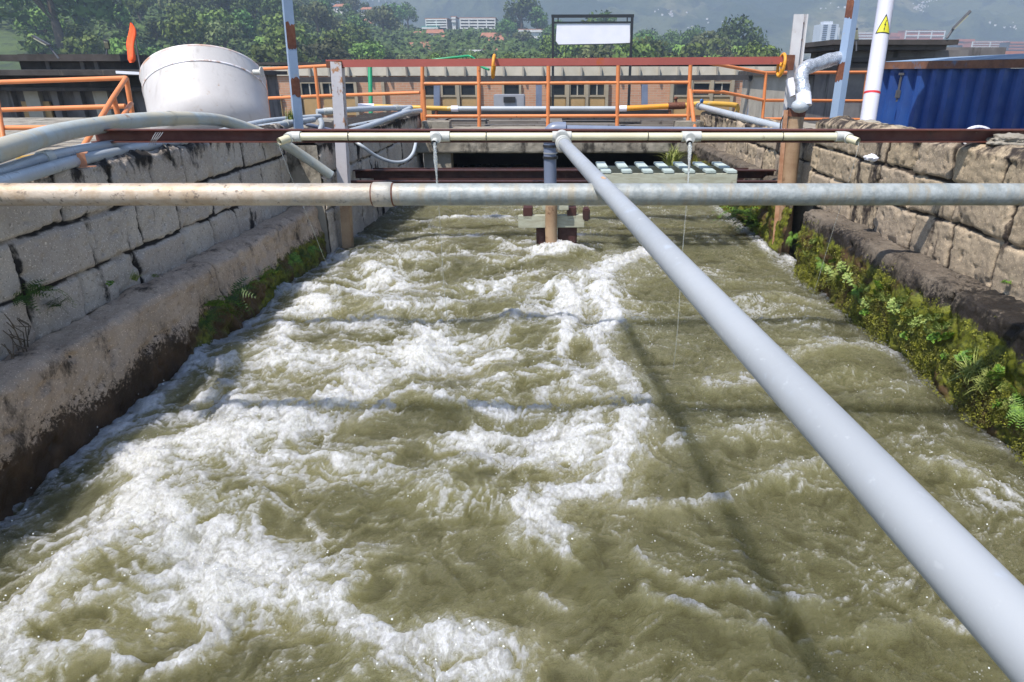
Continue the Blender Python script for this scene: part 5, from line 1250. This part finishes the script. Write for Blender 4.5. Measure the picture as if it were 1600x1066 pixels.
# far mountains
m = NT('mountain_forest')
c = m.mix(m.rng(m.noise(.009, 8, .62), .42, .6), (.03, .06, .02), (.12, .14, .05)); c = m.mix(m.rng(m.noise(.005, 8, .62), .54, .62), c, (.26, .24, .12)); c = m.mix(m.rng(m.noise(.045, 7, .7), .52, .62), c, (.022, .04, .016))
m.bump(m.noise(.05, 8, .75), 1, 12); m.fin(c, .95)
ys_ = np.linspace(640, 1560, 240); rs_ = np.linspace(-1.6, 1.8, 420); Ym, Rm = np.meshgrid(ys_, rs_, indexing='ij'); Xm = Rm * Ym
def mtn(x, y):
    s_ = np.clip((y - 680) / 820, 0, 1.1)
    hgt = 1.0 + .16 * np.sin(x / 300 + 1) 
    r_ = fbm(x / 300., y / 300., 5, 501, .55, True); r2_ = fbm(x / 85., y / 85., 5, 511, .55, True)
    return -3 + s_ ** 1.05 * 210 * hgt + (r_ - .3) * 60 * np.clip(s_ * 4, 0, 1) + r2_ * 17 * np.clip(s_ * 5, 0, 1) - 5 * np.clip(1 - s_ * 8, 0, 1)
mo = gridmesh('mountains', np.stack([Xm, Ym, mtn(Xm, Ym)], -1), m.mat); tag(mo, kind='structure')
vf = MB().add([(-2500, 100, -3.2), (2500, 100, -3.2), (2500, 1200, -3.2), (-2500, 1200, -3.2)], [(0, 1, 2, 3)]).build('valley_floor', hill.data.materials[0]); tag(vf, kind='structure')
# distant town
def tower(u0, u1, v0, v1, y, label):
    a, b2 = hp(u0, v0, y), hp(u1, v1, y); w2, h2 = b2.x - a.x, a.z - b2.z; t = thing('tower_block', ((a.x + b2.x) / 2, y, b2.z), label, 'building')
    def part(nm, mb_, mt): o_ = fixn(mb_.build(nm, mt)); o_.parent = t; return o_
    part('wall', MB().box((0, 8, h2 / 2 - 3), (w2, 16, h2 + 6)), m_tower)
    for k in (-.24, .22):
        mb = MB()
        n_ = 17
        for i in range(n_): mb.box((k * w2, -.15, h2 * (i + .5) / n_), (w2 * .24, .5, h2 / n_ * .62))
        part('window_column', mb, m_strip)
    part('side_fin', MB().box((w2 * .62, 10, h2 / 2 - 4), (w2 * .26, 9, h2 * .98 + 4)), m_wwall)
    part('roof_box', MB().box((0, 8, h2 + 1.2), (w2 * .5, 8, 2.6)), m_tower)
tower(1283, 1303, 38, 92, 620, 'tall white apartment tower with dark window columns against the mountain')
strip_building(1332, 1368, 51, 64, 640, 3, 'terracotta and white terraced building between the blue grey post and lilac pole', darkm=m_bricko, dep=14)
strip_building(1392, 1416, 52, 64, 640, 1, 'plain terracotta block right of the lilac white pole', wallm=m_bricko, darkm=m_bricko, dep=14)
strip_building(1416, 1474, 48, 61, 630, 2, 'long terracotta apartment block with white bands left of the street lamp', wallm=m_wwall, darkm=m_bricko, dep=14, cols=3, bf=.28)
strip_building(1498, 1520, 62, 74, 560, 2, 'small orange brick block just right of the street lamp', wallm=m_bricko, darkm=m_strip, roofm=m_bricko, dep=12)
strip_building(1520, 1572, 65, 80, 540, 4, 'orange brick block with white striped balconies above the container', wallm=m_wwall, darkm=m_bricko, roofm=m_bricko, dep=12, cols=2, bf=.28)
strip_building(1579, 1612, 66, 80, 520, 3, 'orange brick block cut by the right edge of the photo', wallm=m_bricko, darkm=m_strip, roofm=m_bricko, dep=12)
strip_building(1462, 1600, 81, 96, 300, 1, 'low long terracotta roofed shed behind the blue container', wallm=m_bricko, darkm=m_concl, dep=12)
# white villages on the far slopes
vill = None
def speck(u, v, y, s):
    global vill
    if vill is None:
        t = thing('village_house', (0, 0, 0), 'tiny pale village house high on the hazy mountain slope', 'house', 'tiny village houses on the mountain')
        fixn(MB().box((0, 0, 3), (14, 10, 12)).build('wall', m_wwall, t)); fixn(MB().box((0, 0, 9.4), (15, 11, .8)).build('roof', m_troof, t)); vill = t; o = t
    else: o = copy_tree(vill)
    x = xr_at(u, v) * y; o.location = (x, y, float(mtn(np.array(x), np.array(y)))); o.scale = (s, s, s); o.rotation_euler[2] = rs.uniform(0, 3)
def find_y(u, v):
    best = None; r_ = xr_at(u, v); yy = np.linspace(690, 1540, 1200); zz2 = mtn(r_ * yy, yy) / yy; k_ = np.argmax(zz2 >= slope_at(v)); return yy[k_]
for (u0, v0, du, dv, n_) in ((1045, 22, 18, 5, 14), (1438, 12, 14, 8, 26), (1450, 3, 18, 4, 10), (1110, 42, 50, 10, 12), (1090, 55, 20, 5, 6), (1570, 40, 25, 8, 8), (580, 2, 30, 3, 8), (1310, 12, 40, 6, 6)):
    for _ in range(n_):
        u, v = u0 + rs.gauss(0, du * .5), v0 + rs.gauss(0, dv * .5); speck(u, v, find_y(u, v), rs.uniform(.08, .17))

# ------------------------------------------------------------------ plants on the banks
def fern_mesh(seed, n=9, L=.2, leafw=.018):
    g_ = random.Random(seed); mb = MB()
    for k in range(n):
        a = g_.uniform(0, 2 * pi); up_ = g_.uniform(.5, 1.1); l_ = L * g_.uniform(.6, 1.15); d_ = Vector((cos(a), sin(a), 0)); sd_ = Vector((-sin(a), cos(a), 0)); pts_ = []
        for i in range(11):
            f = i / 10; pts_.append(d_ * l_ * f + Vector((0, 0, l_ * (up_ * f - 1.0 * f * f))))
        mb.tube(pts_, [.0016 * (1 - .7 * i / 10) for i in range(11)], 4)
        for i in range(1, 11):
            f = i / 10; w_l = leafw * 2.4 * sin(pi * min(1, f * .85 + .12)) ; p_ = pts_[i]
            for s2 in (-1, 1):
                tip = p_ + sd_ * s2 * w_l + d_ * .01 + Vector((0, 0, g_.uniform(-.006, .006))); mb.add([p_ - d_ * .004, p_ + d_ * .007, tip + d_ * .003, tip - d_ * .001], [(0, 1, 2, 3)])
    return mb
def weed_mesh(seed, n=26, R_=.07, leaf=.022):
    g_ = random.Random(seed); mb = MB()
    for k in range(n):
        a = g_.uniform(0, 6.28); r_ = R_ * math.sqrt(g_.random()); h_ = g_.uniform(.01, .07) * (1.2 - r_ / R_); c = Vector((cos(a) * r_, sin(a) * r_, h_)); mb.tube([(c.x * .4, c.y * .4, -.01), c], .0012, 4)
        for j in range(4):
            b3 = g_.uniform(0, 6.28); l_ = leaf * g_.uniform(.6, 1.2); d_ = Vector((cos(b3), sin(b3), g_.uniform(-.2, .7))).normalized(); s2 = d_.cross(Vector((0, 0, 1))).normalized() * l_ * .35
            mb.add([c, c + d_ * l_ * .5 + s2, c + d_ * l_, c + d_ * l_ * .5 - s2], [(0, 1, 2, 3)])
    return mb
def grass_mesh(seed, n=60, L=.28, w_=.006):
    g_ = random.Random(seed); mb = MB()
    for k in range(n):
        a = g_.uniform(0, 6.28); l_ = L * g_.uniform(.5, 1.1); d_ = Vector((cos(a), sin(a), 0)) * g_.uniform(.2, .9); sd_ = Vector((-sin(a), cos(a), 0)); b3 = Vector((g_.gauss(0, .03), g_.gauss(0, .02), 0)); vs = []
        for i in range(6):
            f = i / 5; p_ = b3 + d_ * l_ * f * f * .8 + Vector((0, 0, l_ * (f - .45 * f * f * abs(d_.length) * 1.4))); ww = w_ * (1 - f) + .0006; vs += [p_ - sd_ * ww, p_ + sd_ * ww]
        mb.add(vs, [(2 * i, 2 * i + 1, 2 * i + 3, 2 * i + 2) for i in range(5)])
    return mb
def plantmat(name, c1, c2):
    m = NT(name); m.b.inputs['Subsurface Weight'].default_value = 0
    return m.fin(m.mix(m.rng(m.noise(30, 4), .4, .62), c1, c2), .55, spec=.3)
m_fern = plantmat('fern_green', (.05, .12, .012), (.14, .24, .025)); m_fernd = plantmat('fern_dark', (.025, .055, .01), (.06, .11, .015)); m_weed = plantmat('weed_green', (.14, .2, .04), (.28, .34, .1)); m_grass = plantmat('grass_yellowgreen', (.16, .2, .04), (.3, .32, .09))
PP = {}
def plant(kind, loc, s, label, group=None, rz=0, tilt=(0, 0)):
    nm, fn, mt = {'fern': ('fern', lambda: fern_mesh(1, 13, .2), m_fern), 'fernd': ('fern', lambda: fern_mesh(2, 14, .22), m_fernd), 'weed': ('weed_plant', lambda: weed_mesh(3, 40), m_weed), 'weed2': ('weed_plant', lambda: weed_mesh(5, 24, .05, .03), m_fern), 'grass': ('grass_tuft', lambda: grass_mesh(7), m_grass)}[kind]
    if kind not in PP: o = fn().build(nm, mt); PP[kind] = o
    else: o = PP[kind].copy(); COL.objects.link(o)
    for q_ in ('group',):
        if q_ in o: del o[q_]
    o.location = loc; o.scale = (s, s, s); o.rotation_euler = (tilt[0], tilt[1], rz); return tag(o, label, 'plant', group)
g_ = random.Random(77)
# ferns on the left bank
for k, (u, v, s) in enumerate(((322, 500, .8), (338, 478, 1.0), (355, 490, .8), (362, 462, 1.1), (378, 478, .8), (388, 450, 1.0), (400, 462, .8), (408, 438, 1.0), (425, 452, .8), (432, 425, .9), (446, 432, .8), (458, 408, .9), (472, 400, .8), (487, 390, .8))):
    plant('fern' if k % 3 else 'fernd', P(u, v, x=-1.705), s * .5, 'leafy green fern clump growing on the wet left ledge above the foam', 'ferns along the left ledge', g_.uniform(0, 6), (0, .7))
for (u, v, s, kd, lab) in ((68, 455, 1.1, 'fern', 'largest green fern drooping from the left block wall joint near the photo edge'), (40, 462, .8, 'fernd', 'dark weed clump left of the drooping fern on the left block wall'), (95, 478, .9, 'fernd', 'withered dark plant right of the drooping fern on the left block wall'),
                        (172, 443, .55, 'weed2', 'small leafy weed in the left wall where blocks meet the ledge'), (209, 438, .55, 'grass', 'tiny grass sprig on the left ledge beside the leafy weed'), (242, 432, .5, 'weed', 'last tiny weed on the left ledge towards the ferns')):
    plant(kd, P(u, v, x=-1.87), s * .45, lab, None, g_.uniform(0, 6), (0, .6))
# plants on the right bank
for k, (u, v, s, kd) in enumerate(((1238, 372, 1.0, 'fern'), (1252, 385, .9, 'fern'), (1262, 400, 1.0, 'weed'), (1285, 412, .9, 'fern'), (1300, 425, 1.0, 'weed'), (1318, 418, .9, 'weed'), (1330, 438, 1.1, 'weed'), (1352, 452, 1.0, 'weed'), (1372, 448, .9, 'weed2'), (1385, 468, 1.1, 'weed'), (1402, 480, 1.1, 'weed'), (1425, 490, 1.1, 'weed'), (1438, 505, 1.0, 'weed'), (1458, 498, .9, 'weed'), (1472, 512, 1.0, 'weed'), (1480, 528, .9, 'weed2'), (1510, 560, .9, 'weed2'), (1520, 575, 1.0, 'weed'), (1518, 588, .8, 'grass'), (1556, 590, .9, 'weed2'), (1590, 620, 1.2, 'fern'), (1600, 640, 1.1, 'fern'), (1450, 520, .9, 'weed'), (1412, 470, .9, 'weed'), (1360, 470, .8, 'weed'), (1340, 455, .8, 'fern'))):
    plant(kd, P(u, v, x=1.675), s * (.33 if kd[0] == 'f' else .62), {'f': 'green fern sprouting from the mossy right bank', 'w': 'pale leafy weed rooted in the mossy right bank', 'g': 'green grass tuft on the mossy right bank'}[kd[0]], {'f': 'ferns on the mossy right bank', 'w': 'weeds on the mossy right bank', 'g': 'grass tufts on the mossy right bank'}[kd[0]], g_.uniform(0, 6), (0, -.7))
for k in range(34):
    f_ = g_.random(); u, v = 1255 + 340 * f_ + g_.uniform(-12, 12), 395 + 235 * f_ + g_.uniform(-26, 26); kd = g_.choice(['weed', 'weed2', 'weed', 'weed2', 'grass'])
    plant(kd, P(u, v, x=1.68), g_.uniform(.25, .55) * (.7 if kd == 'grass' else 1), 'green grass tuft on the mossy right bank' if kd == 'grass' else 'pale leafy weed rooted in the mossy right bank', 'grass tufts on the mossy right bank' if kd == 'grass' else 'weeds on the mossy right bank', g_.uniform(0, 6), (g_.uniform(-.3, .3), -.7))
for k, (u, v, s) in enumerate(((1158, 335, 1.3), (1172, 340, 1.2), (1186, 348, 1.3), (1176, 356, 1.1), (1196, 362, 1.2), (1168, 350, 1.1), (1200, 350, 1.1))):
    plant('fernd' if k % 2 else 'fern', P(u, v, t=5.7), s * .85, 'dark hanging fern of the bush behind the brown post at the right bank', 'ferns of the bush behind the brown post', g_.uniform(0, 6))
for k, (u, v, s) in enumerate(((1045, 262, 1.4), (1056, 258, 1.3), (1051, 266, 1.1))):
    plant('grass', P(u, v, t=8.2), s * .95, 'long yellow green grass tuft at the right end of the black opening', 'grass tufts at the end of the slab', g_.uniform(0, 6))
for (u, v, lab) in ((1383, 290, 'tiny green sprig in the joint of the right wall near the big pipe'), (1452, 465, 'tiny weed at the foot of the right wall blocks'), (1572, 443, 'small green sprig at the foot of the right wall near the photo edge')):
    plant('weed2', P(u, v, x=1.86), .3, lab, None, 1)
plant('grass', P(455, 187, t=5.0), .45, 'dry grass tuft among the pipes at the foot of the left blue grey post')
# moss leaflets over the right bank
g = np.random.RandomState(4); nl = 42000; yy = g.uniform(1.1, 4.45, nl); zz_ = -.86 - .46 * g.rand(nl) ** .7; keep = (mossR(yy, zz_) + fbm(yy * 5, zz_ * 9, 3, 601) * 2.4 > .75); yy, zz_ = yy[keep], zz_[keep]; nl = len(yy)
xx = 1.728 - .032 * np.clip(mossR(yy, zz_), 0, 1) - .03 * (fbm(yy * 9, zz_ * 9, 4, 61) + .35) - g.rand(nl) * .014
p = np.stack([xx, yy, zz_], -1); nrm = np.array([-1, -.1, .5]) + g.randn(nl, 3) * .7; nrm /= np.linalg.norm(nrm, axis=1)[:, None]
t1 = np.cross(nrm, g.randn(nl, 3)); t1 /= np.linalg.norm(t1, axis=1)[:, None]; t2 = np.cross(nrm, t1); s_ = g.uniform(.002, .005, (nl, 1))
o = cloud('moss', np.stack([p + t1 * s_, p + t2 * s_ * .6, p - t1 * s_, p - t2 * s_ * .6], 1).reshape(-1, 3), np.arange(nl * 4).reshape(nl, 4), plantmat('moss_leaf', (.07, .07, .012), (.22, .22, .024)))
tag(o, 'olive green moss cushion covering the right bank above the waterline', 'moss', kind='stuff')
# dry stems hanging from the left wall joint at the photo edge and at the pipe elbow
mb = MB(); g_ = random.Random(8)
for k in range(16):
    p0_ = P(g_.uniform(0, 30), g_.uniform(490, 540), x=-1.87); mb.tube([p0_, p0_ + Vector((.02, g_.uniform(-.02, .03), -.03)), p0_ + Vector((.03, g_.uniform(-.04, .05), -g_.uniform(.05, .12)))], .0016, 5)
one('dry_stems', mb, weath('dry_stem', (.12, .08, .045), (.07, .05, .03), 9, .8), 'tangle of dry brown stems at the left photo edge on the ledge', 'plant')

# ------------------------------------------------------------------ air
hz = MB().box((0, 2200, 600), (11000, 5200, 1240)).build('haze', [])
zlow = -4.4
hz.data.clear_geometry(); hb_ = MB().hexa([(-2700, -40, -12), (3100, -40, -12), (3100, 1600, -12), (-2700, 1600, -12), (-2700, -40, 310), (3100, -40, 310), (3100, 1600, 310), (-2700, 1600, 310)])
hz.data.from_pydata(hb_.v, [], hb_.f); hz.data.update()
hm = bpy.data.materials.new('haze'); hm.use_nodes = True; ht = hm.node_tree; ht.nodes.remove(ht.nodes['Principled BSDF'])
pv = ht.nodes.new('ShaderNodeVolumePrincipled'); pv.inputs['Color'].default_value = (.63, .78, 1, 1); pv.inputs['Density'].default_value = .0009; pv.inputs['Anisotropy'].default_value = 0
ht.links.new(pv.outputs[0], ht.nodes['Material Output'].inputs['Volume']); hz.data.materials.append(hm); tag(hz, kind='stuff', label='thin blue haze filling the valley air', cat='haze')
